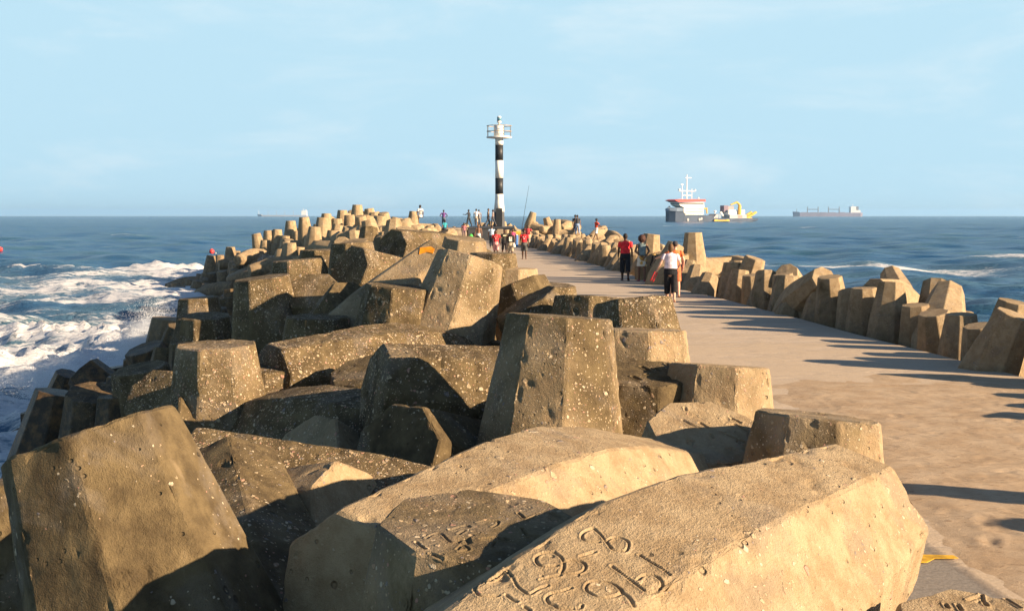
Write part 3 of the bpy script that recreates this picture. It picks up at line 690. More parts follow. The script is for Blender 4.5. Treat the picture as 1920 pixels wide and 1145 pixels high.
# none of the row rises above its neighbours: sink the ones that would
def top_of(o):
    c = np.empty(len(o.data.vertices) * 3); o.data.vertices.foreach_get('co', c); M = np.array(o.matrix_world)
    return float((c.reshape(-1, 3) @ M[:3, :3].T + M[:3, 3])[:, 2].max())
for i, o in enumerate(EXTRA):
    yy = o.matrix_world.translation.y
    if i < 3 or 'just beyond the frame' in o['label']: continue
    lim = (1.42 if i < len(RH) else 1.06 if 'front-row' in o['label'] else 1.16) + rs.uniform(-.18, .14)
    if yy > 60: lim += .2
    over = top_of(o) - lim
    if over > 0: o.matrix_world = Matrix.Translation((0, 0, -over)) @ o.matrix_world
# small wet blocks on the near left slope
for px, py, d in ((35, 815, 27), (78, 800, 25), (150, 762, 20), (188, 722, 22), (232, 706, 20), (222, 742, 16), (256, 672, 25), (300, 642, 24), (340, 614, 24), (322, 652, 19), (356, 642, 17), (292, 692, 18), (420, 560, 31), (402, 577, 27), (436, 542, 35), (364, 602, 21), (128, 700, 27), (60, 770, 28)):
    EXTRA.append(put(MID[int(rs.randint(2))], at(px, py, d), (rs.normal(0, .16), rs.normal(-.05, .16), 1), (1, rs.uniform(-.4, .6), -.05), .7, 1, .35, .74,
                     label='small dark dolos on the near left slope, between the surf and the flat-topped pillar'))
EXTRA.append(put(MID[0], at(-12, 905, 7.2), (-.1, .1, 1), (1, .4, 0), .9, 0, .2, .9, label='dark dolos sliver at the bottom left frame edge, behind the huge leaning one'))
SLC = [np.array(o.matrix_world.translation) for o in EXTRA[-19:]]
# left-hand mound
SKY = [(670, 384, 76, (.03, 0, 1), 'highest dolos on the skyline, standing on the left crest'), (642, 394, 74, (.02, 0, 1), 'upright dolos just left of the highest one on the skyline'),
       (692, 391, 78, (-.1, 0, 1), 'skyline dolos just right of the highest one'), (612, 401, 72, (0, .1, 1), 'broad flat-topped dolos on the left skyline'),
       (570, 407, 72, (-.05, 0, 1), 'upright dolos on the left skyline below the pale ship'), (605, 408, 66, (.05, 0, 1), 'slim upright dolos on the left skyline below the flat-topped one'),
       (545, 414, 76, (0, 0, 1), 'dolos on the left skyline with sunlit top, in front of the pale ship'), (716, 398, 80, (0, 0, 1), 'square dolos at the right end of the high skyline group'),
       (503, 432, 80, (-.05, 0, 1), 'sunlit-topped wet dolos above the red buoy'), (480, 438, 82, (-.2, 0, 1), 'tilted wet dolos above the red buoy'),
       (432, 463, 82, (0, 0, 1), 'wet dolos post nearest the red buoy'), (396, 479, 84, (.1, 0, 1), 'outermost wet dolos at the waterline below the red buoy'),
       (412, 478, 88, (0, 0, 1), 'dark wet dolos beside the outermost one'), (498, 450, 76, (0, 0, 1), 'half-lit wet dolos post amid the dark left cluster'),
       (430, 500, 80, (0, 0, 1), 'rust-brown wet dolos stub low by the foam'), (468, 487, 74, (.25, -.1, 1), 'leaning wet dolos in front of the dark left cluster'),
       (545, 455, 62, (0, 0, 1), 'dolos stub at the landward end of the dark wet cluster'), (590, 425, 62, (.05, 0, 1), 'sunlit dolos post in front of the left skyline'),
             (520, 430, 80, (.05, 0, 1), 'dark wet dolos post in the left cluster, left of the leaning one'), (557, 433, 74, (-.05, 0, 1), 'dolos post with a sunlit right face in the left cluster'),
       (537, 442, 74, (.1, 0, 1), 'half-shaded dolos post low in the left cluster'), (516, 457, 76, (0, 0, 1), 'black wet dolos stub in the middle of the left cluster'),
       (580, 441, 66, (-.1, 0, 1), 'golden dolos post beside the end of the left cluster'), (632, 410, 72, (.05, 0, 1), 'slim skyline dolos left of the tallest pair'),
       (655, 403, 73, (-.06, 0, 1), 'slim dolos directly below the highest skyline one'), (562, 463, 64, (.1, 0, 1), 'small brown dolos stub landward of the left cluster'),
       (456, 484, 82, (-.1, 0, 1), 'wet dolos stub beside the rust-brown one'), (443, 470, 86, (.08, 0, 1), 'wet dolos behind the post nearest the red buoy'), (490, 470, 78, (.1, 0, 1), 'dark slanting dolos in the left cluster above the small splash'),
       (625, 432, 60, (.05, 0, 1), 'pale dolos post in front of the skyline group'), (690, 418, 66, (-.1, 0, 1), 'low pale dolos below the square one on the skyline'),
       (775, 396, 92, (.05, 0, 1), 'pale dolos beside the seated person in stripes'), (1000, 398, 112, (.28, 0, 1), 'pale leaning dolos right of the light tower, against the sky'),
       (1024, 408, 112, (-.3, 0, 1), 'rounded dolos beside the leaning one right of the light tower'), (1045, 411, 108, (.05, 0, 1), 'squat dolos right of the light tower, at the sea horizon')]
for px, py, d, tv, lab in SKY:
    wetg = 1.0 if px < 560 else .3
    o = put(FAR[0], at(px, py, d), tv, (1, rs.uniform(-.6, .6), 0), .75 if px < 565 else .3, wetg, .3, .80, label=lab); EXTRA.append(o)
SKC = [np.array(o.matrix_world.translation) for o in EXTRA[-len(SKY):]]
y = 20.5; odd = 0
while y < 131:
    w = wid(y); u = 1.0 + (.9 if odd else 0)
    while u < w + 1.0:
        x = xl(y) - u + rs.uniform(-.35, .35); yy = y + rs.uniform(-.5, .5)
        tipz = surf(u, yy) + rs.uniform(-.30, .30)
        near = any(np.hypot(x - c[0], yy - c[1]) < 1.25 for c in heroc + SKC)
        on_platform = yy > 117 and u < 7
        if not near and not on_platform and not (yy < 36 and u < 2.4) and not (yy < 31 and u > 6.4):
            if rs.rand() < (.5 if yy < 50 else .74): tv = (rs.normal(0, .16), rs.normal(0, .18), 1); sd_ = (rs.uniform(.3, 1), rs.uniform(-.8, .8), -.1) if u > .45 * w else (rs.uniform(-1, 1), rs.uniform(-1, 1), -.1); how = 'upright'
            else: tv = (rs.uniform(-1, 1), rs.uniform(-1, 1), rs.uniform(.05, .45)); sd_ = (rs.uniform(-.3, .3), 0, -1); tipz -= .45; how = 'lying'
            q = u / w
            if q < .25:              # none of these may reach out over the walkway
                if how == 'upright': sd_ = (-1, rs.uniform(-.25, .25), -.15)
                else: tv = (rs.uniform(-.25, .1), rs.choice([-1, 1]), rs.uniform(.05, .3))
            zone = 'by the walkway' if q < .25 else 'on the crest' if q < .5 else 'on the seaward slope' if q < .8 else 'at the waterline'
            far = 'just behind the near blocks' if yy < 34 else 'in the middle distance' if yy < 62 else 'far along the breakwater'
            EXTRA.append(put(mesh_for(yy), (x, yy, tipz), tv, sd_, .15 + .4 * rs.rand() + .15 * max(0, q - .5), 1.0 if q > .55 else .2, .3 + .4 * rs.rand(), SCL,
                         label='%s dolos %s left of the walkway, %s' % (how, zone, far)))
        u += rs.uniform(1.4, 1.75)
    y += rs.uniform(1.3, 1.6) if y < 70 else rs.uniform(1.6, 1.9); odd ^= 1
# blocks around the head of the pier
for _ in range(70):
    an = rs.uniform(-.5, math.pi * .62); r = rs.uniform(8, 15)
    x = -3.6 + math.cos(an) * r; yy = 127 + math.sin(an) * r * .9
    tz = 1.75 - (r - 8) * .42 + rs.uniform(-.3, .35)
    EXTRA.append(put(FAR[0], (x, yy, tz), (rs.normal(0, .35), rs.normal(0, .3), 1), (rs.uniform(-1, 1), rs.uniform(-1, 1), -.1), .15, .5, .3,
                     label='pale dolos piled round the head of the breakwater near the light tower'))

# the 300 largest stay single things; the smallest far ones become one mass
def app(o): return (o.matrix_world.translation - CAM).length
keep_n = 296 - len(HERO)
named = EXTRA
named.sort(key=app)
rest = [o for o in named[keep_n:]]
if rest:
    src = FAR[0]; n0 = len(src.vertices); c0 = np.empty(n0 * 3); src.vertices.foreach_get('co', c0); c0 = c0.reshape(-1, 3)
    f0 = [tuple(p.vertices) for p in src.polygons]
    V = []; Fc = []
    for o in rest:
        M = np.array(o.matrix_world); V.append(c0 @ M[:3, :3].T + M[:3, 3]); Fc += [tuple(i + n0 * (len(V) - 1) for i in f) for f in f0]
    m = bpy.data.meshes.new('far_dolosse'); m.from_pydata(np.concatenate(V).tolist(), [], Fc); m.update(); 
    o = link('far_dolosse', m, CONC, smooth=True); o.color = (.15, .6, .35, 1); tag(o, 'far mass of pale dolosse round the head of the breakwater', 'dolosse', kind='stuff')
    for o in rest: bpy.data.objects.remove(o)
# ------------------------------------------------------------------ sea
nc, ratio = 640, 1.0088
rr = [8.0]
while rr[-1] < 9000: rr.append(rr[-1] * ratio)
rr = np.array(rr); nr_ = len(rr)
th = np.radians(np.linspace(-62, 62, nc))
RR, TH = np.meshgrid(rr, th, indexing='ij')
X = RR * np.sin(TH); Y = RR * np.cos(TH)
cell = np.maximum(RR * (ratio - 1), RR * (th[1] - th[0]))
rg = np.random.RandomState(3)
Z = np.zeros_like(X)
for i in range(46):
    lam = 1.3 * (1.115 ** i) ; 
    if lam > 42: break
    an = rg.normal(math.radians(62), .65); k = 2 * math.pi / lam
    amp = .030 * lam ** .38 * rg.uniform(.5, 1.2)
    ph = k * (X * math.sin(an) + Y * math.cos(an)) + rg.uniform(0, 6.28)
    s = np.sin(ph + .35 * np.sin(ph))
    Z += amp * s * np.clip(lam / (cell * 3.2) - .6, 0, 1)
wl = np.interp(Y, YS, XR) - 6.3 - np.interp(Y, WY, WW)       # left waterline
wr = np.interp(Y, YS, XR) + 8.0
dl = wl - X; dr = X - wr
P2 = np.stack([X.ravel(), Y.ravel(), 0 * X.ravel()], 1)
def N(sx, sy, o, seed): return fbm(P2 * np.array([sx, sy, 1.0]), 1.0, o, seed).reshape(X.shape)
def sst(x, a, b):
    q = np.clip((x - a) / (b - a), 0, 1); return q * q * (3 - 2 * q)
n_big = N(.07, .16, 3, 1); n_mid = N(.22, .5, 3, 4); n_f = N(2.1, 2.6, 3, 14); n_lump = N(.55, .9, 4, 9)
front = 99 + 5 * n_big + .06 * (X + 30)
zone = sst(Y, 10, 16) * (1 - sst(Y, front - 1.0, front + .8)) * (X < 0)
near_rock = np.exp(-np.clip(dl, 0, None) / 5.0)
foam = zone * np.clip(.50 + .55 * near_rock + .40 * n_big + .42 * n_mid - .006 * np.clip(dl - 8, 0, None), 0, 1)
edge_line = np.exp(-((Y - front + 1.6) / 1.8) ** 2) * (X < -6) * sst(dl, -2, 3)
foam = np.maximum(foam, edge_line * np.clip(.62 + .5 * n_mid, 0, 1))
# a wave breaking toward the blocks
crest_y = 44 + .25 * (X + 18) + 2.0 * n_big
brk = np.exp(-((Y - crest_y) / 2.6) ** 2) * sst(-X, 8.5, 12)
brk2 = np.exp(-((Y - crest_y + 7) / 2.2) ** 2) * sst(-X, 10, 13) * .8
foam = np.maximum(foam, np.clip(brk * (.88 + .5 * n_mid), 0, 1)); foam = np.maximum(foam, np.clip(brk2 * (.9 + .5 * n_mid), 0, 1))
# right of the pier
zr = np.exp(-((Y - 104 - 3 * n_big) / 9) ** 2) * sst(dr, -1, 3) * (1 - sst(X, 34, 52))
foam = np.maximum(foam, zr * np.clip(.80 + .5 * n_mid + .3 * n_big, 0, 1))
foam = np.maximum(foam, np.exp(-np.clip(dr, 0, None) / 2.5) * (X > 0) * np.clip(.35 + .4 * n_mid, 0, 1) * (Y < 140))
zr2 = np.exp(-((Y - 70) / 22) ** 2) * sst(dr, 0, 4) * .32 * np.clip(.8 + n_mid, 0, 1)
foam = np.maximum(foam, zr2)
caps = np.clip((N(.05, .13, 3, 21) - .40) * 4, 0, 1) * np.clip((Z - .12) * 4, 0, 1) * (RR < 1500)
foam = np.maximum(foam, caps * .75)
Z += foam * zone * (.26 * n_lump + .16 * n_f + .10) + brk * (.34 + .22 * n_lump + .24 * n_f) + brk2 * (.32 + .2 * n_lump + .24 * n_f) + edge_line * (.22 + .16 * n_lump + .14 * n_f)
Z = Z * sst(RR, 8, 14) + SEA
m = bpy.data.meshes.new('sea'); nv = X.size
m.vertices.add(nv); m.vertices.foreach_set('co', np.stack([X, Y, Z], -1).ravel())
ii = (np.arange(nr_ - 1)[:, None] * nc + np.arange(nc - 1)[None]).ravel()
q = np.stack([ii, ii + nc, ii + nc + 1, ii + 1], 1)
m.loops.add(q.size); m.loops.foreach_set('vertex_index', q.ravel().astype(np.int32))
m.polygons.add(len(q)); m.polygons.foreach_set('loop_start', (np.arange(len(q)) * 4).astype(np.int32))
m.update(calc_edges=True); m.validate()
at_ = m.attributes.new('foam', 'FLOAT', 'POINT'); at_.data.foreach_set('value', foam.ravel().astype(np.float32))
if m.polygons[0].normal.z < 0: m.flip_normals()
t = NT('sea_water'); pos = t.n('NewGeometry').outputs['Position']
at_n = t.n('Attribute', attribute_name='foam').outputs['Fac']
mp = t.n('Mapping'); t.t.links.new(pos, mp.inputs[0]); mp.inputs['Rotation'].default_value = (0, 0, .5); mp.inputs['Scale'].default_value = (1, 1.7, 1)
w1 = t.noise(mp.outputs[0], 1.5, 6, .62, .4); w2 = t.noise(mp.outputs[0], .11, 4, .6); w3 = t.noise(mp.outputs[0], .018, 3, .6)
wc = t.mix(t.ramp(w2, .40, .68), (.007, .064, .165), (.026, .090, .130)); wc = t.mix(t.math('MULTIPLY', t.ramp(w3, .4, .7), .5), wc, (.008, .072, .185))
mpf = t.n('Mapping'); t.t.links.new(pos, mpf.inputs[0]); mpf.inputs['Scale'].default_value = (.55, 1.25, 1); mpf.inputs['Rotation'].default_value = (0, 0, .15)
fn1 = t.noise(mpf.outputs[0], 1.1, 8, .66, 1.4); fn2 = t.noise(mpf.outputs[0], 4.0, 6, .62, 1.0)
fn = t.math('ADD', t.math('MULTIPLY', fn1, .68), t.math('MULTIPLY', fn2, .32))
lev = t.math('SUBTRACT', .80, t.math('MULTIPLY', at_n, .44))
fm = t.ramp(fn, t.math('SUBTRACT', lev, .07), t.math('ADD', lev, .07))
milky = t.mix(t.math('MULTIPLY', at_n, .55), wc, (.18, .27, .31))
nrm = t.bump(t.math('ADD', w1, t.math('MULTIPLY', w2, 1.6)), 1.0, .26)
wb = t.t.nodes.new('ShaderNodeBsdfPrincipled'); t.t.links.new(milky, wb.inputs['Base Color']); wb.inputs['Roughness'].default_value = .22; wb.inputs['IOR'].default_value = 1.33
wb.inputs['Specular IOR Level'].default_value = .14
t.t.links.new(nrm, wb.inputs['Normal'])
fb = t.t.nodes.new('ShaderNodeBsdfPrincipled'); fb.inputs['Base Color'].default_value = (.66, .67, .68, 1); fb.inputs['Roughness'].default_value = .9; fb.inputs['Specular IOR Level'].default_value = .1
t.t.links.new(t.bump(fn2, .8, .15), fb.inputs['Normal'])
mx = t.t.nodes.new('ShaderNodeMixShader'); t.t.links.new(fm, mx.inputs[0]); t.t.links.new(wb.outputs[0], mx.inputs[1]); t.t.links.new(fb.outputs[0], mx.inputs[2]); t.t.links.new(mx.outputs[0], t.out.inputs[0])
o = link('sea', m, t.m, smooth=True); tag(o, kind='structure')

# spray thrown up where the swell hits the blocks
rg = np.random.RandomState(8); V = []
def burst(px, py, d, n, wx, hz, size, lean=0.0):
    c = at(px, py, d)
    for _ in range(n):
        a = abs(rg.normal(0, .42)); h = hz * rg.rand() ** 1.2 * max(.1, 1 - a)
        fil = rg.normal(0, wx * (.35 + .65 * h / hz)); st = math.sin(fil * 9 + 2) * .25
        V.append((c.x + fil + lean * h, c.y + rg.normal(0, .8), c.z + h * (1 + st), size * rg.uniform(.35, 1.0) * (1.25 - .7 * h / hz)))
burst(262, 662, 30, 20000, .50, .95, .010, .25); burst(286, 640, 31, 10000, .28, 1.25, .010, .1)
burst(108, 735, 30, 20000, .75, .95, .010, -.2); burst(70, 712, 33, 8000, .8, .6, .010)
burst(508, 502, 70, 12000, .70, .8, .020, .7)
tet = np.array([(1, 1, 1), (-1, -1, 1), (-1, 1, -1), (1, -1, -1)]) * .6
V = np.array(V); vv = (V[:, None, :3] + tet[None] * V[:, None, 3:4]).reshape(-1, 3)
k = np.arange(len(V)) * 4
fs = np.stack([np.stack([k, k + 1, k + 2], 1), np.stack([k, k + 3, k + 1], 1), np.stack([k, k + 2, k + 3], 1), np.stack([k + 1, k + 3, k + 2], 1)], 1).reshape(-1, 3)
m = bpy.data.meshes.new('sea_spray'); m.from_pydata(vv.tolist(), [], fs.tolist()); m.update()
t = NT('spray_drops'); d1 = t.n('BsdfDiffuse', i_Color=(.85, .88, .9, 1)); d2 = t.n('BsdfTranslucent', i_Color=(.85, .88, .9, 1))
mx = t.n('MixShader', i_0=.6); t.t.links.new(d1.outputs[0], mx.inputs[1]); t.t.links.new(d2.outputs[0], mx.inputs[2]); t.t.links.new(mx.outputs[0], t.out.inputs[0])
o = link('sea_spray', m, t.m); tag(o, 'white spray thrown up where waves hit the left side of the breakwater', 'spray', kind='stuff')

# ------------------------------------------------------------------ light tower, plinths and small things at the head
TD = 128.0
BLK = paint('black_tower_paint', (.022, .024, .027), .5); t = NT('white_tower_paint'); co = t.n('TexCoord').outputs['Object']; mp = t.n('Mapping'); t.t.links.new(co, mp.inputs[0]); mp.inputs['Scale'].default_value = (3, 3, .5)
ru = t.noise(mp.outputs[0], 1.6, 6, .65); t.bsdf(t.mix(t.math('MULTIPLY', t.ramp(ru, .56, .70), .55), (.78, .75, .68), (.42, .24, .10)), .55, spec=.3); WHT = t.m
GRY = paint('dark_grey_paint', (.05, .055, .062), .6); RST = paint('rust_stained_rail', (.46, .33, .20), .7, .25); STEEL = paint('grey_steel', (.16, .16, .16), .5)
tb = at(936, 425, TD); tower = empty('light_tower', tb)
tag(tower, 'slim black and white banded light tower with railed gallery at the end of the breakwater', 'light tower')
def tz(y): return at(936, y, TD).z - tb.z
PX = TD / F
def ringo(z, r, n, rot=0): return [Vector((r * math.cos(2 * math.pi * i / n + rot), r * math.sin(2 * math.pi * i / n + rot), z)) for i in range(n)]
def lathe(name, prof, mat, n=28, par=tower, smooth=True):
    g = Geo(); g.loft([ringo(z, r, n, math.pi / 8 if n == 8 else 0) for z, r in prof])
    o = g.build(name, mat, par); 
    if smooth and n > 8:
        for p in o.data.polygons: p.use_smooth = len(p.vertices) == 4
    return o
sr = 7.4 * PX
lathe('base', [(0, 11.6 * PX), (tz(397), 10.2 * PX)], GRY, 8)
lathe('band', [(tz(397) + .002, 10.2 * PX), (tz(380), 8.4 * PX), (tz(370), 7.6 * PX), (tz(364), sr)], WHT)
lathe('band', [(tz(364) + .002, sr), (tz(334), sr)], BLK); lathe('band', [(tz(334) + .002, sr), (tz(301), sr)], WHT)
lathe('band', [(tz(301) + .002, sr), (tz(272), sr)], BLK); lathe('band', [(tz(272) + .002, sr), (tz(259.5), sr)], WHT)
lathe('gallery', [(tz(260.5), sr + .06), (tz(258.8), 23.5 * PX), (tz(256.5), 23.5 * PX), (tz(256.4), sr)], WHT)
lathe('drum', [(tz(256.3), 9 * PX), (tz(236), 9 * PX), (tz(234.5), 6 * PX)], WHT)
g = Geo(); 
for yy_ in (236.2, 246.5):
    for i in range(24):
        a0, a1 = 2 * math.pi * i / 24, 2 * math.pi * (i + 1) / 24; r = 22.8 * PX
        g.cone((r * math.cos(a0), r * math.sin(a0), tz(yy_)), (r * math.cos(a1), r * math.sin(a1), tz(yy_)), .035, .035, 6)
rail = g.build('railing', RST, tower)
for i in range(8):
    g = Geo(); a = 2 * math.pi * (i + .5) / 8; r = 22.8 * PX
    g.cone((r * math.cos(a), r * math.sin(a), tz(256.4)), (r * math.cos(a), r * math.sin(a), tz(236)), .04, .04, 6)
    g.build('post', STEEL, rail)
bc = lathe('beacon', [(tz(234.4), .10), (tz(230.5), .10), (tz(230.3), .22), (tz(228), .22), (tz(227.8), .20), (tz(220.5), .20), (tz(220.2), .25), (tz(218), .12)], WHT, 16)
gl = bpy.data.materials.new('lantern_glass')
lathe('lens', [(tz(227), .215), (tz(221), .215)], paint('blue_lantern_glass', (.08, .20, .26), .15, .1, .6), 16, bc)
g = Geo(); g.box((0, -10.9 * PX - .0, .95), (.32, .03, .95)); g.build('door', BLK, tower)

PLN = paint('pale_plinth_concrete', (.40, .32, .23), .9, .15, .2, 1.2)
def slab(name, x0, x1, y0, y1, z0, z1, mat, label, cat):
    g = Geo(); g.box(((x0 + x1) / 2, (y0 + y1) / 2, (z0 + z1) / 2 - .06), ((x1 - x0) / 2, (y1 - y0) / 2, (z1 - z0) / 2 - .06))
    g.box(((x0 + x1) / 2, (y0 + y1) / 2, z1 - .058), ((x1 - x0) / 2 + .07, (y1 - y0) / 2 + .07, .06))
    return tag(g.build(name, mat), label, cat)
slab('platform', -6.9, -4.5, 121.5, 134, -.3, 1.16, PLN, 'pale raised concrete platform left of the light tower, people standing on it', 'platform')
slab('platform', -4.38, .2, 122.5, 134, -.3, tb.z, GRY, 'dark grey raised platform under the banded light tower', 'platform')
def post_block(px, py, d, w, h, label, cap=None):
    p = at(px, py, d); g = Geo()
    g.loft([[Vector((x * w / 2 * k, y_ * w / 2 * k, z)) for x, y_ in ((-1, -1), (1, -1), (1, 1), (-1, 1))] for z, k in ((0, 1.06), (h * .95, 1), (h, .9))])
    o = tag(g.build('concrete_bollard', PLN), label, 'bollard', 'bollards at the head of the breakwater'); o.location = (p.x, p.y, .004)
    if cap:
        c = Geo(); c.loft([[Vector((x * w / 2 * k, y_ * w / 2 * k, z)) for x, y_ in ((-1, -1), (1, -1), (1, 1), (-1, 1))] for z, k in ((h * .74, 1.06), (h * .955, 1.04), (h + .012, .92))]).build('painted_top', cap, o)
post_block(968, 440, 104, .74, 1.1, 'concrete bollard with a yellow painted top behind the boy in the black vest', paint('bollard_yellow', (.60, .38, .05), .7))
post_block(938, 440, 108, .52, 1.25, 'plain pale concrete bollard between the boys and the light tower')
p = ground(968, 462); g = Geo(); prof = [(0, .155), (.03, .17), (.28, .165), (.30, .175), (.32, .165), (.56, .165), (.58, .175), (.60, .165), (.86, .16), (.90, .12)]
g.loft([ringo(z, r, 20) for z, r in prof]); dr_ = tag(g.build('drum', paint('blue_plastic', (.05, .16, .42), .45)), 'blue plastic drum standing on the walkway between the boys', 'drum'); dr_.location = (p.x, p.y, .004)
Geo().loft([ringo(z, r, 20) for z, r in [(.895, .11), (.93, .11), (.935, .09)]]).build('lid', WHT, dr_)

# orange paint on a block, red buoys
ORG = paint('orange_spray_paint', (.70, .26, .01), .7, .2)
bpy.context.view_layer.update(); DG = bpy.context.evaluated_depsgraph_get(); DG.update()
def hit(px, py):
    r = SC.ray_cast(DG, CAM, ray(px, py).normalized()); return (r[1], r[2], r[4]) if r[0] else None
def decal(name, pix, mat, label):
    pts = [hit(*p) for p in pix]; pts = [p for p in pts if p]
    ob = hit(sum(p[0] for p in pix) / len(pix), sum(p[1] for p in pix) / len(pix))[2]
    pts = [p for p in pts if p[2] == ob]
    if len(pts) < 3: return
    nrm = sum((p[1] for p in pts), Vector()).normalized()
    g = Geo().poly([p[0] + nrm * .002 for p in pts], nrm * .006)
    o = g.build(name, mat); o.parent = ob; o.matrix_parent_inverse = ob.matrix_world.inverted(); o['label'] = label
decal('paint_mark', [(770, 473), (788, 465), (808, 463), (838, 457), (838, 461), (815, 467), (812, 476), (800, 473), (786, 477)], ORG, 'orange spray paint streak')
for nm, px, py, d, r, lab in (('buoy', 397, 471, 165, .30, 'round red buoy floating beyond the dark wet dolosse on the left'), ('buoy', 1, 466.5, 170, .28, 'red buoy cut by the left frame edge'), ('buoy', 404.5, 472.5, 166, .14, 'small white float beside the red buoy')):
    p = ground(px, py + 4, SEA); g = Geo(); rings = []
    for k in range(1, 12):
        a = math.pi * k / 12; rings.append(ringo(-math.cos(a) * r * 1.05, r * math.sin(a), 18))
    g.loft(rings); b = tag(g.build(nm, paint('buoy_white', (.75, .75, .7), .5) if r < .2 else paint('buoy_red', (.70, .05, .05), .45), smooth=True), lab, 'buoy'); b.location = (p.x, p.y, SEA + r * .75)
    g = Geo(); g.cone((0, 0, r * 1.0), (0, 0, r * 1.25), r * .22, r * .16, 10); g.build('eye', STEEL, b)
# ------------------------------------------------------------------ people
SKIN = {'dark': (.085, .042, .024), 'mid': (.20, .105, .062), 'light': (.56, .33, .235)}
def skin(k): return paint('skin_' + k, SKIN[k], .55, .06, .35, 14)
def cloth(c): return paint('cloth_%d_%d_%d' % tuple(int(x * 255) for x in c), c, .85, .14, .15, 11)
PEOPLE = []
def person(px, py, H=1.7, yaw=0, z=0.0, d=None, legs=((14, 4), (-16, 12)), arms=None, tone='dark', top=None, sleeve=.5, hem=.86, bottom=None, blen=.5, wide=1.0,
           skirt=False, hair=((.03, .02, .015), .0), shoes=None, label='', fine=False, sit=False, bend=0, female=False, head_yaw=0, cap=None, group=None, prints=None):
    """yaw 0 = back to the camera. Everything in metres for a 1.70 m figure, then scaled."""
    S = H / 1.70; vx = .0075 if fine else .011; fr = .0085 if fine else .0115
    base = at(px, py, d) if d else ground(px, py, z)
    J = {}
    hipz = .90
    for sgn, (a, b) in zip((-1, 1), legs):
        a, b = math.radians(a), math.radians(b); h = Vector((sgn * .09, 0, hipz)); k = h + Vector((sgn * .015, math.sin(a), -math.cos(a))) * .425
        an = k + Vector((0, math.sin(a - b), -math.cos(a - b))) * .41
        J[sgn] = [h, k, an, a - b]
    low = min(J[-1][2].z, J[1][2].z) - .075 if not sit else hipz - .13
    sh = Vector((0, 0, -low))
    tilt = Matrix.Rotation(-math.radians(bend), 3, 'X')
    def up(v):                       # upper body, bent about the hips
        v = Vector(v); c = Vector((0, 0, hipz)); return c + tilt @ (v - c)
    if arms is None: arms = (((-.24, .02, 1.13), (-.25, .10, .88)), ((.24, -.03, 1.13), (.25, .0, .87)))
    w = wide; body = Geo()
    body.cone((0, 0, .82), up((0, 0, .98)), .145 * w, .135 * w, 16, .72); body.ball((0, 0, .87), .150 * w, 8, (1, .78, .8))
    body.cone(up((0, 0, .96)), up((0, .0, 1.12)), .132 * w, .125 * w, 16, .70); body.cone(up((0, 0, 1.10)), up((0, 0, 1.34)), .125 * w, .155 * (.93 if female else 1) * (.5 + .5 * w), 16, .66)
    body.ball(up((0, 0, 1.36)), .150 * (.5 + .5 * w), 8, (1.05, .62, .5)); body.cone(up((0, 0, 1.38)), up((0, .015, 1.52)), .060, .052, 12)
    hc = up((0, .02, 1.60)); hy = Matrix.Rotation(math.radians(head_yaw), 3, 'Z')
    def hd(v): return hc + hy @ (tilt @ Vector(v))
    body.ball(hc, .1, 9, (.78, .95, 1.13)); body.ball(hd((0, .030, -.055)), .066, 7, (.86, .95, .95))       # skull, jaw
    body.cone(hd((0, .088, .015)), hd((0, .112, -.020)), .009, .015, 8)                                    # nose
    for s in (-1, 1): body.ball(hd((s * .078, -.005, -.005)), .024, 5, (.4, .8, 1.2)); body.ball(hd((s * .03, .084, -.062)), .012, 4, (1.4, .6, .5))
    sw = .185 * (.92 if female else 1) * (.55 + .45 * w)
    HANDS = {}
    for s, (el, ha) in zip((-1, 1), arms):
        so = up((s * sw, 0, 1.375)); el = up(el); ha = up(ha)
        body.cap(so, el, .050 * (.6 + .4 * w), .039 * (.6 + .4 * w), 10); body.cap(el, ha, .039 * (.6 + .4 * w), .027, 10)
        dr = (ha - el).normalized(); side = Vector((0, 1, 0)) if abs(dr.y) < .8 else Vector((0, 0, 1)); side = (side - dr * side.dot(dr)).normalized(); nrm = dr.cross(side)
        body.cone(ha, ha + dr * .085, .024, .038, 10, .45, side)
        inn = nrm if (nrm.x * s) < 0 else -nrm
        for q, ln in zip((.030, .010, -.010, -.029), (.068, .076, .070, .055)):
            a0 = ha + dr * .082 + side * q; a1 = a0 + (dr * .9 + inn * .35).normalized() * ln * .55; a2 = a1 + (dr * .65 + inn * .75).normalized() * ln * .45
            body.cap(a0, a1, fr, fr * .95, 7); body.cap(a1, a2, fr * .95, fr * .8, 7)
        t0 = ha + dr * .03 + side * .028; t1 = t0 + (side * .75 + dr * .6).normalized() * .035; t2 = t1 + (dr * .85 + side * .3 + inn * .3).normalized() * .028
        body.cap(t0, t1, fr * 1.15, fr, 7); body.cap(t1, t2, fr, fr * .85, 7)
        HANDS[s] = ha + dr * .075
    for s in (-1, 1):
        h, k, an, ang = J[s]
        body.cap(h, k, .088 * (.4 + .6 * w), .056, 12); body.cap(k, k + (an - k) * .4, .055, .054 * (.6 + .4 * w), 12); body.cap(k + (an - k) * .4, an, .054 * (.6 + .4 * w), .036, 12)
        toe = Vector((s * .15, math.cos(ang * .5), math.sin(ang * .9))).normalized()
        body.ball(an + Vector((0, -.02, -.035)), .036, 6); body.cone(an + Vector((0, 0, -.035)), an + toe * .14 + Vector((0, 0, -.050)), .036, .042, 10, .62, (1, 0, 0))
        for q in range(5):
            body.ball(an + toe * (.165 - .012 * q * (1 if s > 0 else 1)) + Vector((s * (-.030 + .016 * q), 0, -.056)), .014 - .001 * q, 4)
    def finish(g, name, v, sm, mat, par):
        me = fuse(g, v, name, sm); me.transform(Matrix.Translation(sh)); 
        return link(name, me, mat, par)
    P = finish(body, 'person', vx, 3, skin(tone), None)
    P.location = base; P.rotation_euler = (0, 0, math.radians(yaw)); P.scale = (S, S, S)
    tag(P, label, 'person', group)
    cv = .012 if fine else .016
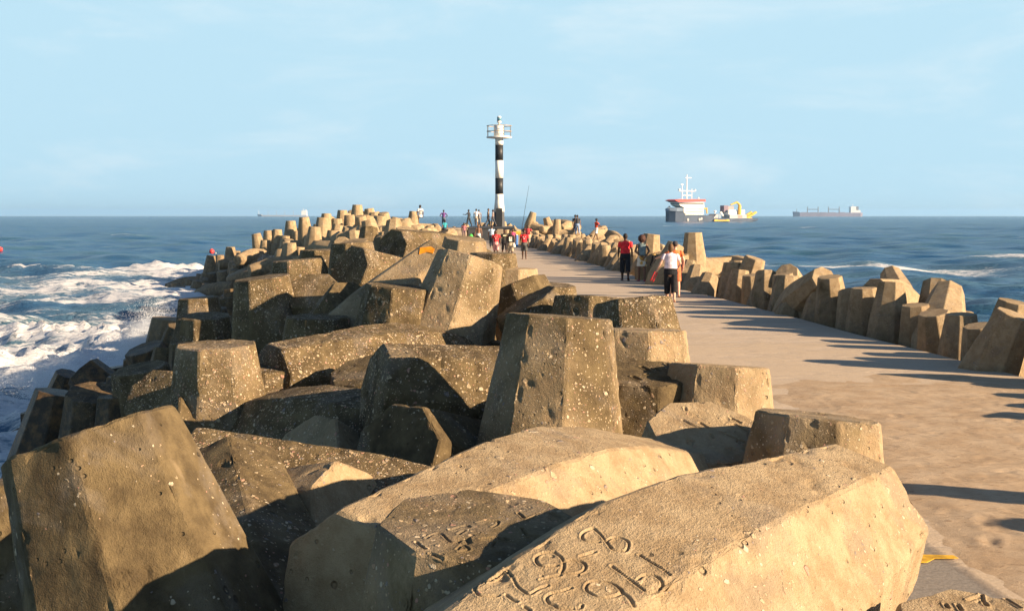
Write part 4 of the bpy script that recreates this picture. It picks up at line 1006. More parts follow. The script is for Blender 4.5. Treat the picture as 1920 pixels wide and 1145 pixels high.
    # hair or cap
    hcol, fluff = hair; g = Geo(); g.ball(hd((0, -.012, .022)), .1, 9, (.84 + fluff, 1.0 + fluff * .9, 1.06 + fluff * .8))
    if female and not fluff:
        g.ball(hd((0, -.050, -.03)), .085, 8, (1.0, .62, 1.25))
    hm = finish(g, 'hair', .010, 1, paint('hair_%d' % int(hcol[0] * 500), hcol, .7, .3, .3, 40), P)
    # keep the face free: drop hair vertices in front of the brow
    b = bmesh.new(); b.from_mesh(hm.data); fv = [v for v in b.verts if (hy.inverted() @ (tilt.inverted() @ (v.co - sh - hc))).y > .045 and (v.co - sh - hc).z < .065 + fluff * .02]
    bmesh.ops.delete(b, geom=fv, context='VERTS'); b.to_mesh(hm.data); b.free()
    if fluff:
        nrm_ = [v.normal.copy() for v in hm.data.vertices]; cc = np.array([v.co for v in hm.data.vertices]); dd = .018 * fbm(cc, 38, 2, 3)
        for v, n_, q in zip(hm.data.vertices, nrm_, dd): v.co += n_ * float(q)
    if cap:
        g = Geo(); g.ball(hd((0, -.005, .045)), .106, 9, (.84, 1.0, .82)); g.cone(hd((0, .07, .055)), hd((0, .175, .040)), .075, .060, 12, .14, (1, 0, 0)); finish(g, 'cap', .010, 1, cloth(cap), P)
    ww = w * 1.09
    if top is not None:
        g = Geo(); r0 = .150 * ww
        g.cone(up((0, 0, hem)), up((0, 0, .98)), r0 * 1.02, .146 * ww, 18, .76); g.cone(up((0, 0, .97)), up((0, 0, 1.13)), .147 * ww, .140 * ww, 18, .74); g.cone(up((0, 0, 1.11)), up((0, 0, 1.34)), .140 * ww, .168 * (.94 if female else 1) * (.5 + .5 * w), 18, .70)
        g.ball(up((0, 0, 1.36)), .163 * (.5 + .5 * w), 8, (1.05, .66, .52)); g.cone(up((0, 0, 1.40)), up((0, .01, 1.452)), .085, .066, 14)
        if sleeve > 0:
            for s, (el, ha) in zip((-1, 1), arms):
                so = up((s * sw, 0, 1.375)); el = up(el); ha = up(ha); g.ball(so, .062, 6)
                if sleeve <= 1: g.cone(so, so + (el - so) * sleeve, .064, .062 if sleeve < .8 else .052, 12)
                else: g.cone(so, el, .062, .050, 12); g.ball(el, .048, 6); g.cone(el, el + (ha - el) * (sleeve - 1), .049, .040, 12)
        sh_o = finish(g, 'shirt', cv, 2, cloth(top), P)
        if prints:
            for (x, zc, a, bb, c_, fr_) in prints:       # x, height, half sizes, colour, front or back
                yv = .118 * w * (1 if fr_ else -1); q = Geo(); q.box(up((x, yv * .93, zc)) + sh, (a, .022, bb)); q.build('print', cloth(c_), sh_o)
    if bottom is not None:
        g = Geo()
        g.cone(up((0, 0, 1.0)), (0, 0, .86), .146 * ww, .158 * ww, 18, .77); g.cone((0, 0, .88), (0, 0, .80), .158 * ww, .150 * ww, 18, .80)
        if skirt:
            g.cone((0, 0, .9), (0, 0, .9 - blen * .8), .160 * ww, .185 * ww, 20, .82)
        else:
            for s in (-1, 1):
                h, k, an, ang = J[s]; ra = .098 * (.4 + .6 * w)
                if blen <= .5: e = h + (k - h) * (blen * 2); g.cap(h, h + (e - h) * .5, ra, ra * .97, 12); g.cone(h + (e - h) * .4, e, ra * .98, ra * .95, 12)
                else:
                    e = k + (an - k) * (blen - .5) * 2; g.cap(h, k, ra, ra * .86, 12); g.cone(k, e, ra * .86, ra * (.80 if blen < .9 else .62), 12)
        bo = finish(g, 'skirt' if skirt else 'trousers', cv, 2, cloth(bottom) if not hasattr(bottom, 'name') else bottom, P)
    if shoes:
        for s in (-1, 1):
            h, k, an, ang = J[s]; toe = Vector((s * .15, math.cos(ang * .5), math.sin(ang * .9))).normalized(); g = Geo()
            g.cone(an + Vector((0, -.045, -.058)), an + toe * .16 + Vector((0, 0, -.062)), .046, .050, 12, .42, (1, 0, 0)); g.ball(an + Vector((0, -.03, -.05)), .043, 6, (1, 1, .7)); finish(g, 'shoe', .010, 1, cloth(shoes), P)
    PEOPLE.append(P)
    P_hands = {s: base + Matrix.Rotation(math.radians(yaw), 3, 'Z') @ ((HANDS[s] + sh) * S) for s in HANDS}
    return P, P_hands

RED = (.74, .035, .045); BLACKC = (.016, .017, .020)
w1, h1 = person(1257, 566, 1.62, -4, legs=((5, 2), (-9, 22)), arms=(((-.30, -.03, 1.15), (-.40, .02, .94)), ((.28, .03, 1.14), (.24, .19, 1.02))), tone='light', top=(.74, .64, .70), sleeve=.55, hem=.84,
                bottom=BLACKC, blen=.80, wide=1.22, hair=((.14, .075, .035), 0), label='barefoot woman in white tee and black cropped trousers walking away', fine=True, female=True)
m1, h2 = person(1265, 557, 1.66, -2, legs=((8, 4), (-12, 14)), arms=(((-.40, .06, 1.26), (-.60, .12, 1.18)), ((.27, .0, 1.13), (.26, .10, .90))), tone='light', top=(.66, .17, .06), sleeve=.5, hem=.74,
                bottom=(.60, .16, .07), blen=.5, hair=((.05, .03, .02), 0), cap=(.05, .05, .06), label='man in orange shirt and dark cap half hidden behind the woman in white', fine=True)
m2, h3 = person(1172, 526, 1.76, -3, legs=((12, 3), (-17, 16)), tone='dark', top=RED, sleeve=.62, hem=.86, bottom=(.022, .024, .030), blen=.72, wide=1.12, hair=((.015, .012, .012), 0), shoes=(.10, .05, .035),
                label='man in bright red tee and long dark shorts walking away', fine=True)
t = NT('flower_print_cloth'); co = t.n('TexCoord').outputs['Object']; vo = t.n('TexVoronoi', i_Scale=9.0); t.t.links.new(co, vo.inputs['Vector']); sp_ = t.n('SeparateColor'); t.t.links.new(vo.outputs['Color'], sp_.inputs[0])
cr = t.t.nodes.new('ShaderNodeValToRGB'); cr.color_ramp.interpolation = 'CONSTANT'; e = cr.color_ramp.elements; e[0].color = (.72, .66, .52, 1); e[1].position = .45; e[1].color = (.62, .38, .10, 1)
x = e.new(.7); x.color = (.13, .06, .03, 1); x = e.new(.82); x.color = (.75, .70, .58, 1); t.t.links.new(sp_.outputs[0], cr.inputs[0]); t.bsdf(cr.outputs[0], .85); FLOW = t.m
w2, h4 = person(1203, 527, 1.66, 2, legs=((4, 0), (-6, 6)), arms=(((-.27, -.09, 1.14), (-.02, -.19, .93)), ((.27, -.09, 1.14), (.07, -.20, .88))), tone='mid', top=(.13, .17, .17), sleeve=0, hem=.90, bottom=FLOW, blen=.42, skirt=True,
                hair=((.075, .032, .022), .62), shoes=(.55, .05, .10), label='woman with big curly brown hair, patterned skirt and hands behind her back', fine=True, female=True)
b1, _ = person(983, 486, 1.66, 178, legs=((16, 6), (-14, 14)), tone='dark', top=RED, sleeve=.6, hem=.84, bottom=(.11, .115, .11), blen=.5, hair=((.012, .010, .010), 0), label='boy in red jersey and grey shorts walking towards the camera',
               prints=[(-.06, 1.30, .022, .018, (.75, .70, .66), 1), (.06, 1.30, .022, .018, (.75, .70, .66), 1), (0, 1.20, .045, .03, (.78, .6, .58), 1)])
b2, _ = person(957, 487, 1.64, 184, legs=((12, 4), (-12, 12)), tone='dark', top=BLACKC, sleeve=0, hem=.86, bottom=(.42, .35, .25), blen=.5, hair=((.012, .010, .010), 0), label='boy in black sleeveless top with white front print and khaki shorts',
               prints=[(0, 1.19, .085, .13, (.72, .68, .60), 1), (0, 1.25, .04, .035, (.55, .10, .09), 1)])
b3, _ = person(930, 484, 1.62, 176, legs=((10, 4), (-12, 10)), tone='dark', top=(.64, .045, .05), sleeve=.6, hem=.80, bottom=(.70, .36, .35), blen=.5, hair=((.012, .010, .010), 0), label='boy in long red jersey and pink shorts beside rough dolos edge',
               prints=[(-.06, 1.30, .022, .018, (.75, .70, .5), 1), (.06, 1.30, .022, .018, (.75, .70, .66), 1), (0, 1.19, .03, .03, (.78, .6, .58), 1)])
person(946, 480, 1.62, 190, tone='dark', top=(.045, .045, .04), sleeve=.5, bottom=(.03, .03, .035), blen=.6, label='boy in dark shirt with pale chest stripe, behind the boy in the black top', prints=[(0, 1.31, .11, .035, (.62, .56, .36), 1)])
person(922, 466, 1.72, 0, tone='mid', top=(.42, .54, .66), sleeve=.5, bottom=(.04, .05, .07), blen=.9, label='man in pale blue shirt standing left of the boys in red')
fm_, hfm = person(990, 465, 1.75, 170, tone='dark', top=(.50, .07, .075), sleeve=.55, bottom=(.36, .30, .22), blen=.9, wide=1.15, arms=(((-.30, .08, 1.16), (-.30, .22, 1.10)), ((.36, .03, 1.17), (.50, .12, .98))), label='angler in faded red shirt and beige trousers behind the boy in red jersey')
person(897.5, 461, 1.74, 182, tone='mid', top=None, bottom=(.74, .70, .66), blen=.45, label='shirtless man in white shorts standing in front of the dark platform')
person(905, 482, 1.68, 110, tone='dark', top=BLACKC, sleeve=1.7, bottom=BLACKC, blen=.95, bend=48, label='person in black bending forward behind the speckled dolos', arms=(((-.25, .22, 1.14), (-.22, .38, .98)), ((.25, .22, 1.14), (.22, .38, .98))))
person(961.5, 470, 1.55, 175, tone='dark', top=(.60, .10, .22), sleeve=.5, bottom=(.05, .05, .06), blen=.9, female=True, label='child in pink top half hidden behind the boy in the black top')
pz = tb.z
person(832, 425.5, 1.74, 0, d=126, tone='dark', top=(.16, .07, .24), sleeve=.6, bottom=(.10, .12, .16), blen=.95, arms=(((-.38, -.06, 1.14), (-.17, .02, .98)), ((.38, -.06, 1.14), (.17, .02, .98))), label='person in purple shirt with hands on hips, far left of the light tower')
person(879, 424.5, 1.72, 60, d=125.5, tone='dark', top=(.05, .055, .065), sleeve=1.6, bottom=(.04, .045, .05), blen=.95, arms=(((-.30, .12, 1.20), (-.32, .38, 1.20)), ((.26, .0, 1.13), (.26, .10, .90))), label='man in dark jacket pointing, on the pale platform')
person(893, 424.5, 1.78, 0, d=125.5, tone='mid', top=(.76, .72, .70), sleeve=.6, hem=.78, bottom=(.50, .42, .33), blen=.6, label='man in long white shirt with his back turned, on the dark platform')
person(898, 424, 1.70, 20, d=127, tone='mid', top=(.25, .26, .30), sleeve=.6, bottom=(.20, .18, .16), blen=.9, label='person in grey close behind the man in the long white shirt')
person(915.5, 424, 1.78, -80, d=125.2, tone='mid', top=(.34, .27, .22), sleeve=.6, bottom=(.10, .105, .12), blen=.95, label='person in tan top leaning at the left of the light tower')
person(924.5, 424, 1.68, 80, d=125.0, tone='mid', top=(.25, .20, .19), sleeve=.6, bottom=(.07, .075, .09), blen=.95, female=True, hair=((.05, .03, .02), 0), label='long-haired person standing against the base of the light tower')
person(834, 431, 1.6, 30, d=108, sit=True, legs=((85, 80), (80, 85)), tone='mid', top=(.04, .30, .36), sleeve=.6, bottom=(.03, .05, .07), blen=.9, female=True, hair=((.02, .015, .012), 0), label='person in turquoise top sitting low, left of the platform')
person(788, 408, 1.7, 40, d=92, sit=True, legs=((85, 70), (75, 85)), tone='dark', top=(.55, .54, .52), sleeve=.6, bottom=(.55, .54, .52), blen=.6, label='person in black and white stripes sitting on the left dolos crest', prints=[(0, 1.28, .12, .022, (.02, .02, .02), 0), (0, 1.16, .12, .022, (.02, .02, .02), 0), (0, 1.04, .12, .022, (.02, .02, .02), 0)])
person(870, 436, 1.6, 180, d=112, sit=True, legs=((85, 80), (80, 85)), tone='dark', top=(.40, .16, .18), sleeve=.6, bottom=(.20, .14, .15), blen=.9, label='person in dull pink sitting at the foot of the pale platform')
person(1082.5, 441, 1.74, 10, d=106, tone='mid', top=(.055, .055, .06), sleeve=.5, bottom=(.20, .28, .42), blen=.95, label='man in black tee and jeans standing on the right-hand dolosse')
person(1078.5, 440, 1.72, -10, d=107.5, tone='mid', top=(.05, .05, .06), sleeve=.5, bottom=(.06, .07, .12), blen=.95, hair=((.03, .02, .015), .15), label='dark-haired person behind the man in the black tee')
an_, han = person(1118, 450, 1.74, -62, d=100, tone='dark', top=(.66, .09, .05), sleeve=.6, bottom=(.72, .68, .64), blen=.45, cap=(.03, .035, .05), arms=(((-.27, .16, 1.16), (-.16, .36, 1.10)), ((.27, .16, 1.16), (.14, .38, 1.06))), label='angler in orange-red shirt, white shorts and dark cap on the right side')

# things they hold or wear
def rod(a, b, label):
    g = Geo(); a = Vector(a); b = Vector(b); n_ = 8; prev = a
    for i in range(1, n_ + 1):
        q = i / n_; p = a.lerp(b, q) + Vector((0, 0, -.25 * q * q)); g.cone(prev, p, .022 * (1 - .6 * (i - 1) / n_), .022 * (1 - .6 * q), 6); prev = p
    o = g.build('fishing_rod', paint('rod_black', (.03, .03, .035), .4)); tag(o, label, 'fishing rod')
    d_ = (b - a).normalized(); c = Geo(); c.cone(a + d_ * .35 + Vector((0, 0, -.06)), a + d_ * .42 + Vector((0, 0, -.07)), .05, .05, 12); c.build('reel', STEEL, o)
hp = hfm[1]; rod(hp + Vector((0, 0, -.2)), at(992, 346, hp.y + .6) + Vector((0, 0, .2)), 'tall fishing rod held up by the angler in the faded red shirt')
hp = han[1]; rod(hp + Vector((-.1, 0, -.15)), at(1170, 421, hp.y + .5), 'fishing rod held out over the water by the angler in the dark cap')
hp = h1[-1]; g = Geo(); R_ = Matrix.Rotation(.45, 3, 'Y')
for q in (-.035, .035):
    g.loft([[hp + R_ @ Vector((q + .020 * math.cos(a) * s_, .048 * math.sin(a) * s_, z)) for a in [i * math.pi / 6 for i in range(12)]] for z, s_ in ((.02, .6), (-.03, 1), (-.14, .8), (-.24, 1.05), (-.29, .6))])
tag(g.build('sandals', paint('red_rubber', (.60, .02, .025), .5), smooth=True), 'pair of red sandals dangling from the left hand of the woman in white', 'sandals')
hp = h2[-1]; g = Geo()
g.loft([[hp + Vector((.055 * math.cos(a) * s_ + ox, .04 * math.sin(a) * s_, z)) for a in [i * math.pi / 6 for i in range(12)]] for z, s_, ox in ((.13, .5, .03), (.09, 1.2, .03), (.0, 1.35, .03), (-.07, 1.0, .0), (-.15, .8, -.05), (-.20, .5, -.06))])
sd_ = tag(g.build('sandals', cloth((.018, .018, .02)), smooth=True), 'black and tan sandals held out sideways by the man in orange', 'sandals')
g = Geo(); g.loft([[hp + Vector((.03 + .075 * math.cos(a) * s_, .045 * math.sin(a) * s_, z)) for a in [i * math.pi / 6 for i in range(12)]] for z, s_ in ((.125, .7), (.14, .9), (.165, .6))]); g.build('sole', cloth((.45, .30, .12)), sd_)
# backpack on the woman with curly hair
bp_ = w2.location; q = Matrix.Rotation(w2.rotation_euler.z, 3, 'Z'); g = Geo(); S_ = 1.66 / 1.7
rings = []
for z, hw, hd_ in ((.98, .10, .03), (1.0, .125, .06), (1.15, .13, .075), (1.30, .12, .065), (1.38, .09, .04), (1.40, .05, .02)):
    rings.append([bp_ + q @ (Vector((hw * max(-1, min(1, 1.25 * math.cos(a))), -.165 + hd_ * max(-1, min(1, 1.25 * math.sin(a))), z)) * S_) for a in [i * math.pi / 8 for i in range(16)]])
g.loft(rings); bpk = tag(g.build('backpack', cloth((.16, .22, .24)), smooth=True), 'grey-green backpack worn by the woman with curly hair', 'backpack')
g = Geo(); g.box(bp_ + q @ (Vector((0, -.243, 1.10)) * S_), (.085, .012, .08), q); g.build('pocket', cloth((.20, .28, .30)), bpk)
for s_ in (-1, 1):
    g = Geo(); pts_ = [(s_ * .09, -.10, 1.40), (s_ * .10, .0, 1.455), (s_ * .11, .105, 1.36), (s_ * .12, .10, 1.18), (s_ * .13, -.08, 1.05)]
    for a_, b_ in zip(pts_[:-1], pts_[1:]): g.cap(bp_ + q @ (Vector(a_) * S_), bp_ + q @ (Vector(b_) * S_), .018, .018, 6)
    g.build('strap', cloth((.08, .11, .12)), bpk)
# white bag in the hand of the boy in the black top
p = at(963.5, 460, b2.location.y - .1); g = Geo(); g.loft([[p + Vector((.10 * s_ * math.cos(a), .07 * s_ * math.sin(a), z)) for a in [i * math.pi / 6 for i in range(12)]] for z, s_ in ((-.12, .5), (-.08, 1), (.02, .9), (.10, .35), (.16, .2))])
tag(g.build('plastic_bag', cloth((.72, .70, .62)), smooth=True), 'small white plastic bag carried by the boy in the black top', 'bag')
p = at(883, 442, 108); g = Geo(); g.loft([[p + Vector((.22 * s_ * math.cos(a), .15 * s_ * math.sin(a), z)) for a in [i * math.pi / 6 for i in range(12)]] for z, s_ in ((-.75, .9), (-.4, 1.1), (-.1, 1), (.1, .6), (.16, .25))])
tag(g.build('bag', cloth((.08, .50, .10)), smooth=True), 'bright green bag standing on the walkway before the dark platform', 'bag')
# ------------------------------------------------------------------ ships
def ship(name, px, py, d, label, k, ox, oy):
    """local frame: x to the right, z up; k zoom pixels of the study crop per metre"""
    p = at(px, py, d); e = empty(name, (p.x, p.y, SEA)); tag(e, label, 'ship')
    def X_(zx): return (zx - ox) / k
    def Z_(zy): return (oy - zy) / k
    return e, X_, Z_
def hullmesh(prof, beam, n=24):
    """prof: list of (x, z_bottom, z_deck, half beam factor)"""
    g = Geo(); rings = []
    for x, zb, zd, f in prof:
        b = beam * f; rings.append([Vector((x, -b, zd)), Vector((x, -b * .96, zb + .5)), Vector((x, -b * .6, zb)), Vector((x, b * .6, zb)), Vector((x, b * .96, zb + .5)), Vector((x, b, zd))])
    return g.loft(rings)
e, X_, Z_ = ship('dredger', 1334, 416, 905, 'blue-grey dredging ship with white bridge, red roof band and yellow crane', 22.3, 1000, 915)
NAVY = paint('navy_hull', (.055, .08, .125), .6, .15, .3, .12); SLATE = paint('slate_hull', (.20, .26, .34), .6, .12, .3, .2); CREAM = paint('cream_white_paint', (.86, .78, .64), .6, .06, .3, .3); WH = paint('ship_white', (.80, .79, .76), .6, .05)
e.rotation_euler = (0, 0, math.radians(24)); e.scale = (1.09, 1, 1)
RD = paint('ship_red', (.70, .07, .05), .6); YL = paint('crane_yellow', (.68, .42, .06), .6); DK = paint('ship_dark_glass', (.04, .05, .06), .3); PUR = paint('dull_purple_paint', (.20, .15, .19), .7); LG = paint('light_grey_paint', (.42, .42, .42), .7)
g = hullmesh([(X_(212), Z_(760), Z_(745), .08), (X_(226), Z_(920), Z_(745), .35), (X_(300), Z_(935), Z_(752), .85), (X_(440), Z_(935), Z_(770), 1), (X_(445), Z_(935), Z_(805), 1), (X_(945), Z_(935), Z_(815), 1), (X_(955), Z_(935), Z_(860), 1), (X_(1250), Z_(935), Z_(865), 1), (X_(1560), Z_(935), Z_(860), .95), (X_(1760), Z_(905), Z_(868), .8), (X_(1790), Z_(880), Z_(870), .7)], 6.5)
hull = g.build('hull', NAVY, e)
g = hullmesh([(X_(214), Z_(744), Z_(715), .3), (X_(236), Z_(750), Z_(700), .45), (X_(330), Z_(760), Z_(690), .8), (X_(436), Z_(768), Z_(700), .95)], 6.3); g.build('bulwark', SLATE, e)
def bx(name, x0, x1, y0, y1, hw, mat, par=e, yc=0):
    return Geo().box(((X_(x0) + X_(x1)) / 2, yc, (Z_(y0) + Z_(y1)) / 2), (abs(X_(x1) - X_(x0)) / 2, hw, abs(Z_(y1) - Z_(y0)) / 2)).build(name, mat, par)
bx('deckhouse', 442, 785, 692, 804, 5.6, CREAM); 
g = Geo(); g.poly([(X_(345), -5.9, Z_(604)), (X_(785), -5.9, Z_(604)), (X_(790), -5.9, Z_(690)), (X_(452), -5.9, Z_(690)), (X_(372), -5.9, Z_(655))], (0, 11.8, 0)); br = g.build('bridge', CREAM, e)
bx('window_band', 352, 780, 612, 634, 5.95, DK, br)
for yy_ in (716, 752): bx('window_band', 470, 770, yy_ - 6, yy_ + 6, 5.65, paint('cabin_glass', (.16, .15, .14), .3), br)
g = Geo(); g.poly([(X_(268), -7.0, Z_(572)), (X_(330), -7.0, Z_(556)), (X_(800), -7.0, Z_(556)), (X_(800), -7.0, Z_(590)), (X_(345), -7.0, Z_(603))], (0, 14, 0)); g.build('roof', RD, e)
g = Geo(); 
def mast(g, zx, y0, y1, r): g.cone((X_(zx), 0, Z_(y0)), (X_(zx), 0, Z_(y1)), r, r * .7, 8)
def yard(g, x0, x1, zy, r, yv=0): g.cone((X_(x0), yv, Z_(zy)), (X_(x1), yv, Z_(zy)), r, r, 8)
mast(g, 560, 556, 155, .42); mast(g, 480, 556, 312, .34); mast(g, 648, 556, 380, .24); yard(g, 428, 712, 420, .38); yard(g, 534, 636, 208, .30); yard(g, 490, 645, 490, .24); yard(g, 455, 500, 316, .3)
g.ball((X_(432), 0, Z_(400)), .8, 6); g.ball((X_(704), 0, Z_(408)), .75, 6); g.ball((X_(765), 0, Z_(535)), .6, 6); mast(g, 765, 556, 520, .2)
g.build('mast', WH, e)
g = Geo(); yard(g, 610, 850, 705, .5, -4.5); g.cone((X_(850), -4.5, Z_(690)), (X_(860), -4.5, Z_(785)), .6, .5, 8); g.build('deck_crane', YL, e)
g = Geo(); yard(g, 950, 1222, 900, .55, -6.9); g.box((X_(985), -6.9, Z_(893)), (1.2, .5, .6)); g.box((X_(1190), -6.9, Z_(893)), (1.0, .5, .6)); g.build('suction_pipe', YL, e)
bx('container', 1186, 1262, 652, 758, 2.6, PUR); bx('container', 1266, 1362, 662, 722, 2.4, paint('pink_grey_paint', (.34, .27, .27), .7)); bx('engine_casing', 1240, 1366, 724, 800, 4.8, WH); bx('deckhouse', 1255, 1560, 802, 866, 5.2, LG); bx('winch_house', 1492, 1552, 722, 800, 3.2, WH); bx('locker', 1385, 1420, 745, 800, 2.4, WH); bx('deck_gear', 1400, 1480, 812, 856, 5.3, paint('pink_red_gear', (.5, .25, .22), .7))
g = Geo(); pts = [(1300, 640), (1405, 600), (1440, 622), (1462, 655), (1456, 700), (1460, 795)]; rad = [.5, .75, .8, 1.0, 1.2, 1.1]
for (a, b), (c, d_), r0, r1 in zip(pts[:-1], pts[1:], rad[:-1], rad[1:]): g.cap((X_(a), -3, Z_(b)), (X_(c), -3, Z_(d_)), r0, r1, 10)
g.build('gantry', YL, e)
g = Geo(); g.cap((X_(1590), -3, Z_(860)), (X_(1690), -3, Z_(800)), .9, 1.0, 8); g.cap((X_(1690), -3, Z_(800)), (X_(1752), -3, Z_(765)), 1.1, .9, 8); g.cap((X_(1590), -3, Z_(866)), (X_(1680), -3, Z_(864)), .7, .5, 8); g.cap((X_(1590), 3, Z_(860)), (X_(1752), 3, Z_(765)), .9, .9, 8); g.build('stern_frame', YL, e)
bx('hatch', 1022, 1105, 790, 862, 4.5, SLATE); g = Geo(); g.poly([(X_(960), -5, Z_(862)), (X_(1020), -5, Z_(800)), (X_(1040), -5, Z_(790)), (X_(1040), -5, Z_(862))], (0, 10, 0)); g.build('chute', LG, e)
g = Geo(); g.ball((X_(1060), 0, Z_(750)), .9, 7); mast(g, 1060, 790, 760, .3); g.cap((X_(1135), -2, Z_(770)), (X_(1170), -2, Z_(815)), .9, .7, 8); mast(g, 1208, 862, 770, .3); g.build('vent', WH, e)
g = Geo()
for zx in range(470, 945, 42): g.cone((X_(zx), -6.55, Z_(812)), (X_(zx), -6.55, Z_(770 + 14 * (zx % 3))), .16, .12, 6)
for zx in range(990, 1240, 50): g.cone((X_(zx), -6.3, Z_(864)), (X_(zx), -6.3, Z_(835)), .12, .12, 6)
g.build('rail_posts', paint('rail_grey', (.12, .14, .16), .6), e)
g = Geo(); g.cap((X_(222), 0, Z_(720)), (X_(250), 0, Z_(690)), .5, .7, 8); g.cap((X_(250), 0, Z_(690)), (X_(268), 0, Z_(672)), .8, .5, 8); g.build('bow_winch', SLATE, e)
g = Geo()
for zx, zy in ((460, 812), (500, 905), (700, 900), (735, 890)): g.ball((X_(zx), -6.6, Z_(zy - 20)), .9, 6, (1, .3, 1.3))
g.build('fender', LG, e)

e, X_, Z_ = ship('bulk_carrier', 1551, 404.0, 4600, 'hazy purple-grey bulk carrier with two pairs of deck cranes on the horizon', 6.0, 975, 395)
PG = paint('hazy_purple_hull', (.22, .20, .27), .7, .08, .2, .02)
hullmesh([(X_(198), Z_(292), Z_(288), .1), (X_(222), Z_(400), Z_(292), .5), (X_(340), Z_(405), Z_(302), 1), (X_(1480), Z_(405), Z_(306), 1), (X_(1700), Z_(405), Z_(306), .95), (X_(1752), Z_(395), Z_(306), .6)], 15).build('hull', PG, e)
hullmesh([(X_(200), Z_(300), Z_(284), .2), (X_(225), Z_(304), Z_(284), .5), (X_(330), Z_(306), Z_(290), .95)], 14).build('forecastle', PG, e)
def bx(name, x0, x1, y0, y1, hw, mat): return Geo().box(((X_(x0) + X_(x1)) / 2, 0, (Z_(y0) + Z_(y1)) / 2), (abs(X_(x1) - X_(x0)) / 2, hw, abs(Z_(y1) - Z_(y0)) / 2)).build(name, mat, e)
CG = paint('crane_grey', (.16, .16, .19), .7)
for a, b in ((530, 770), (1000, 1243)):
    for q in (a, b):
        g = Geo(); mast(g, q, 308, 172, 2.0); g.build('crane_post', CG, e)
    g = Geo(); yard(g, a, b, 232, 1.3); g.build('crane_jib', CG, e)
g = Geo(); mast(g, 288, 292, 215, 1.0); g.build('foremast', CG, e)
bx('bridge', 1482, 1600, 170, 306, 13, WH); bx('deckhouse', 1602, 1700, 250, 306, 12, WH); bx('funnel', 1625, 1668, 168, 250, 5, CG); g = Geo(); mast(g, 1545, 170, 120, .8); g.build('radar_mast', WH, e)
for q in range(5): bx('hatch', 400 + q * 210, 520 + q * 210, 296, 307, 10, PG)

e, X_, Z_ = ship('tanker', 529, 404.2, 5200, 'faint pale tanker with white stern house on the left horizon', 7.1, 950, 400)
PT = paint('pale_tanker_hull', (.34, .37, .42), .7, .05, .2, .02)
hullmesh([(X_(205), Z_(340), Z_(332), .1), (X_(235), Z_(402), Z_(345), .5), (X_(350), Z_(405), Z_(356), 1), (X_(1530), Z_(405), Z_(360), 1), (X_(1690), Z_(405), Z_(352), .9), (X_(1720), Z_(398), Z_(352), .6)], 13).build('hull', PT, e)
hullmesh([(X_(208), Z_(345), Z_(330), .2), (X_(240), Z_(348), Z_(330), .6), (X_(345), Z_(358), Z_(340), .95)], 12).build('forecastle', PT, e)
bx('bridge', 1542, 1690, 225, 352, 11, WH); g = Geo(); mast(g, 1590, 225, 160, 1.0); mast(g, 250, 332, 200, .6); g.build('mast', WH, e); bx('funnel', 1640, 1680, 200, 225, 4, WH)
for q in (530, 780, 1030, 1290):
    g = Geo(); mast(g, q, 360, 215, .9); g.build('deck_post', PT, e)
# ------------------------------------------------------------------ daylight
SUN_AZ = math.radians(113.0); SUN_EL = math.radians(18.0)
sd = Vector((math.sin(SUN_AZ) * math.cos(SUN_EL), math.cos(SUN_AZ) * math.cos(SUN_EL), math.sin(SUN_EL)))
sl = bpy.data.lights.new('sun', 'SUN'); sl.energy = 5.0; sl.angle = math.radians(.5); sl.color = (1.0, .75, .50)
so = bpy.data.objects.new('sun', sl); COL.objects.link(so)
so.rotation_euler = sd.to_track_quat('Z', 'Y').to_euler(); so.location = (30, -20, 40)
SKYC = (4.15, 6.15, 7.3)                # pale sea air above the horizon
W = bpy.data.worlds.new('World'); SC.world = W; W.use_nodes = True
wt = W.node_tree; wt.nodes.clear()
wo = wt.nodes.new('ShaderNodeOutputWorld'); bg = wt.nodes.new('ShaderNodeBackground'); sk = wt.nodes.new('ShaderNodeTexSky')
sk.sky_type = 'NISHITA'; sk.sun_disc = False; sk.sun_elevation = SUN_EL; sk.sun_rotation = SUN_AZ
sk.air_density = 1.0; sk.dust_density = .4; sk.ozone_density = 2.5
bg.inputs[1].default_value = .045

def wn(typ, **kw):
    n = wt.nodes.new('ShaderNode' + typ)
    for k, v in kw.items(): setattr(n, k, v)
    return n
tc = wn('TexCoord'); sp = wn('SeparateXYZ'); wt.links.new(tc.outputs['Generated'], sp.inputs[0])
mr = wn('MapRange', interpolation_type='SMOOTHSTEP'); wt.links.new(sp.outputs[2], mr.inputs[0]); mr.inputs[1].default_value = .32; mr.inputs[2].default_value = .175
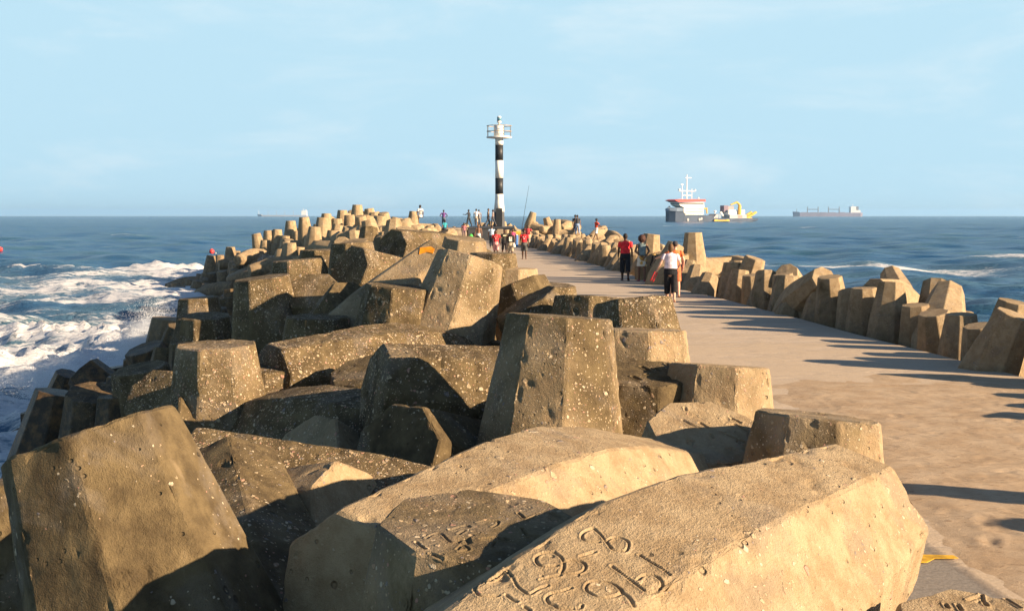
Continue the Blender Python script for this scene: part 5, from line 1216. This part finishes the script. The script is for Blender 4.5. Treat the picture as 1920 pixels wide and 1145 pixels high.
# thin high cloud, only just there
mpn = wn('Mapping'); wt.links.new(tc.outputs['Generated'], mpn.inputs[0]); mpn.inputs['Scale'].default_value = (3.2, 3.2, 13)
nz_ = wn('TexNoise'); wt.links.new(mpn.outputs[0], nz_.inputs['Vector']); nz_.inputs['Scale'].default_value = 1.6; nz_.inputs['Detail'].default_value = 7; nz_.inputs['Roughness'].default_value = .58; nz_.inputs['Distortion'].default_value = .4
cm = wn('MapRange', interpolation_type='SMOOTHSTEP'); wt.links.new(nz_.outputs[0], cm.inputs[0]); cm.inputs[1].default_value = .46; cm.inputs[2].default_value = .80; cm.inputs[4].default_value = .7
air = wn('Mix', data_type='RGBA'); wt.links.new(cm.outputs[0], air.inputs[0]); air.inputs[6].default_value = (SKYC[0], SKYC[1], SKYC[2], 1); air.inputs[7].default_value = (SKYC[0] * 1.5, SKYC[1] * 1.17, SKYC[2] * 1.05, 1)
low = wn('Mix', data_type='RGBA'); wt.links.new(mr.outputs[0], low.inputs[0]); wt.links.new(sk.outputs[0], low.inputs[6]); wt.links.new(air.outputs[2], low.inputs[7])
wt.links.new(low.outputs[2], bg.inputs[0]); wt.links.new(bg.outputs[0], wo.inputs[0])
SC.view_settings.view_transform = 'Standard'; SC.view_settings.look = 'None'; SC.view_settings.exposure = 1.52; SC.view_settings.gamma = 1
SC.view_settings.use_curve_mapping = False
SC.render.engine = 'CYCLES'
SC.cycles.use_denoising = True
SC.cycles.max_bounces = 5; SC.cycles.diffuse_bounces = 3; SC.cycles.glossy_bounces = 2; SC.cycles.volume_bounces = 0; SC.cycles.transparent_max_bounces = 8

# sea air: far things pale slightly
g = Geo().box((0, 4300, 29), (9800, 9400, 33)); hz = g.build('haze'); tag(hz, 'thin pale sea haze', 'haze', kind='stuff')
hm = bpy.data.materials.new('sea_haze'); hm.use_nodes = True; ht = hm.node_tree; ht.nodes.clear()
ho = ht.nodes.new('ShaderNodeOutputMaterial'); hv = ht.nodes.new('ShaderNodeVolumePrincipled'); hv.inputs['Color'].default_value = (.42, .70, 1, 1); hv.inputs['Density'].default_value = .00009; hv.inputs['Anisotropy'].default_value = .2
ht.links.new(hv.outputs[0], ho.inputs['Volume']); hz.data.materials.append(hm)
